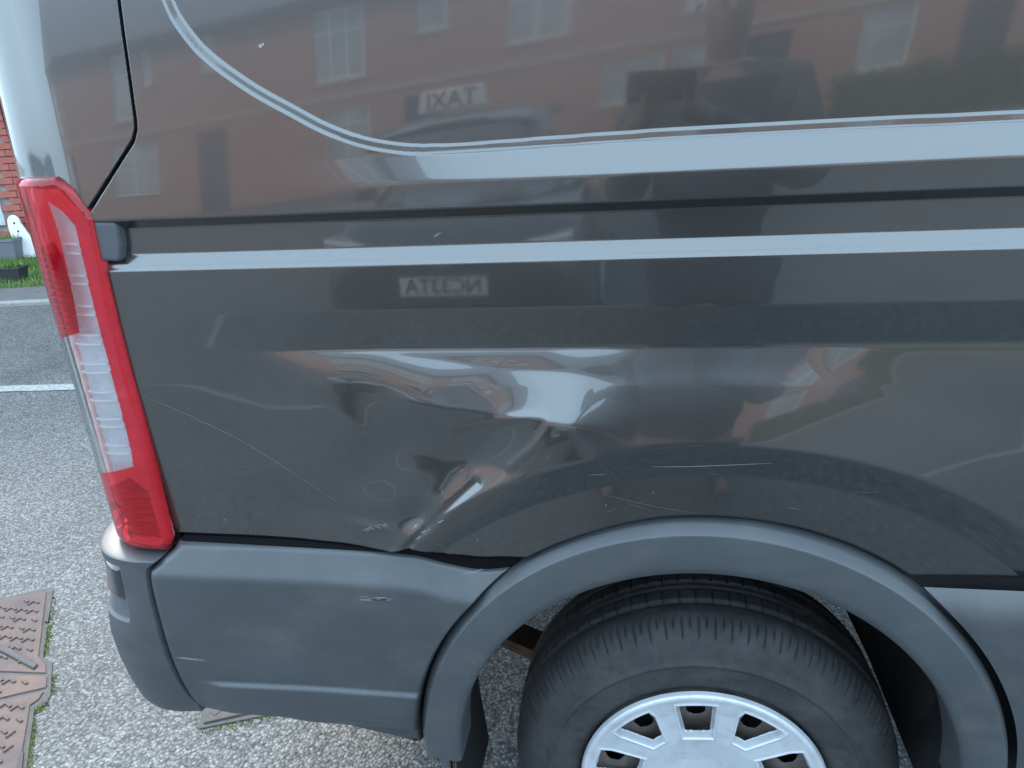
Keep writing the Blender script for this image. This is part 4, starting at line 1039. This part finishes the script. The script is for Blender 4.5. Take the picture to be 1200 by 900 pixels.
for sg, nm, wr in ((1, 'r', rw), (-1, 'l', lw)):
    J['sh'+nm] = ((sg*.19, 0, 1.42), .06); el = Vector((sg*.26, .10, 1.17)); J['el'+nm] = (tuple(el), .045); J['wr'+nm] = (tuple(wr), .029)
    palm = wr+(hl-wr)*.45; J['pa'+nm] = (tuple(palm), (.034, .018))
    Ed += [('upper', 'sh'+nm), ('sh'+nm, 'el'+nm), ('el'+nm, 'wr'+nm), ('wr'+nm, 'pa'+nm)]
    J['hi'+nm] = ((sg*.10, 0, .90), .095); J['kn'+nm] = ((sg*.11, .02, .50), .062); J['an'+nm] = ((sg*.12, -.02, .09), .042); J['to'+nm] = ((sg*.13, .15, .04), .04)
    Ed += [('pelvis', 'hi'+nm), ('hi'+nm, 'kn'+nm), ('kn'+nm, 'an'+nm), ('an'+nm, 'to'+nm)]
    # fingers curl round the edge of the phone
    for k in range(4):
        a = palm+Vector((sg*(.004), .016, .028-.018*k)); L_ = (.034, .04, .037, .028)[k]
        b = a+Vector((sg*.012, .012, .006)); c = b+Vector((-sg*.012, .004, .002))
        J[f'f{k}a{nm}'] = (tuple(a), .0095); J[f'f{k}b{nm}'] = (tuple(b), .0085); J[f'f{k}c{nm}'] = (tuple(c), .0075)
        Ed += [('pa'+nm, f'f{k}a{nm}'), (f'f{k}a{nm}', f'f{k}b{nm}'), (f'f{k}b{nm}', f'f{k}c{nm}')]
    a = palm+Vector((-sg*.03, -.012, .012)); b = a+Vector((-sg*.012, .006, .028)); J['t1'+nm] = (tuple(a), .011); J['t2'+nm] = (tuple(b), .009); Ed += [('pa'+nm, 't1'+nm), ('t1'+nm, 't2'+nm)]
body = skin_body('body', J, Ed, M['skin'], PE)
grow = lambda r, k: tuple(q+k for q in r) if isinstance(r, tuple) else r+k
jn = ['chest', 'waist', 'pelvis', 'upper', 'shr', 'shl', 'elr', 'ell', 'wrr', 'wrl']
JJ = {n: (J[n][0], grow(J[n][1], .022)) for n in jn}; JJ['upper'] = ((0, 0, 1.43), (.16, .115)); JJ['neck'] = ((0, .005, 1.50), .075); jn.append('neck')
for nm in 'rl': JJ['wr'+nm] = (tuple(Vector(J['el'+nm][0]).lerp(Vector(J['wr'+nm][0]), .93)), .042)
skin_body('jacket', JJ, [e_ for e_ in Ed if e_[0] in jn and e_[1] in jn], M['jacket'], PE)
tn = ['pelvis', 'hir', 'hil', 'knr', 'knl', 'anr', 'anl']; skin_body('trousers', {n: (J[n][0], grow(J[n][1], .02)) for n in tn}, [e_ for e_ in Ed if e_[0] in tn and e_[1] in tn], M['trousers'], PE)
for nm in 'rl': skin_body('shoe', {'a': (J['an'+nm][0], .05), 'h': (tuple(Vector(J['an'+nm][0])+Vector((0, -.03, -.045))), .042), 't': (J['to'+nm][0], (.048, .038))}, [('a', 'h'), ('a', 't')], M['shoe'], PE)
skin_body('hair', {'a': ((0, -.035, 1.66), (.07, .06)), 'b': ((0, -.01, 1.735), (.08, .085)), 'c': ((0, .05, 1.755), (.06, .03))}, [('a', 'b'), ('b', 'c')], M['hair'], PE)
for sg in (-1, 1):
    skin_body('ear', {'a': ((sg*.079, .01, 1.64), (.008, .016)), 'b': ((sg*.086, .005, 1.66), (.007, .018))}, [('a', 'b')], M['skin'], PE, 1)
    skin_body('eye', {'a': ((sg*.03, .112, 1.652), .010), 'b': ((sg*.03, .114, 1.652), .009)}, [('a', 'b')], M['ink'], PE, 1)
skin_body('nose', {'a': ((0, .115, 1.65), .008), 'b': ((0, .138, 1.612), .012)}, [('a', 'b')], M['skin'], PE, 1)
mb = MB(); mb.box(-.075, .075, -.0365, .0365, -.004, .004); ph = mb.build('phone', M['ink'], bevel=.003)
ph.matrix_world = Matrix(((RT[0], UP[0], -FW[0], ph_c[0]), (RT[1], UP[1], -FW[1], ph_c[1]), (RT[2], UP[2], -FW[2], ph_c[2]), (0, 0, 0, 1)))
tag(ph, 'black phone held up by the person facing the van', 'phone')
for o in C.objects:
    if '_world' in o: del o['_world']
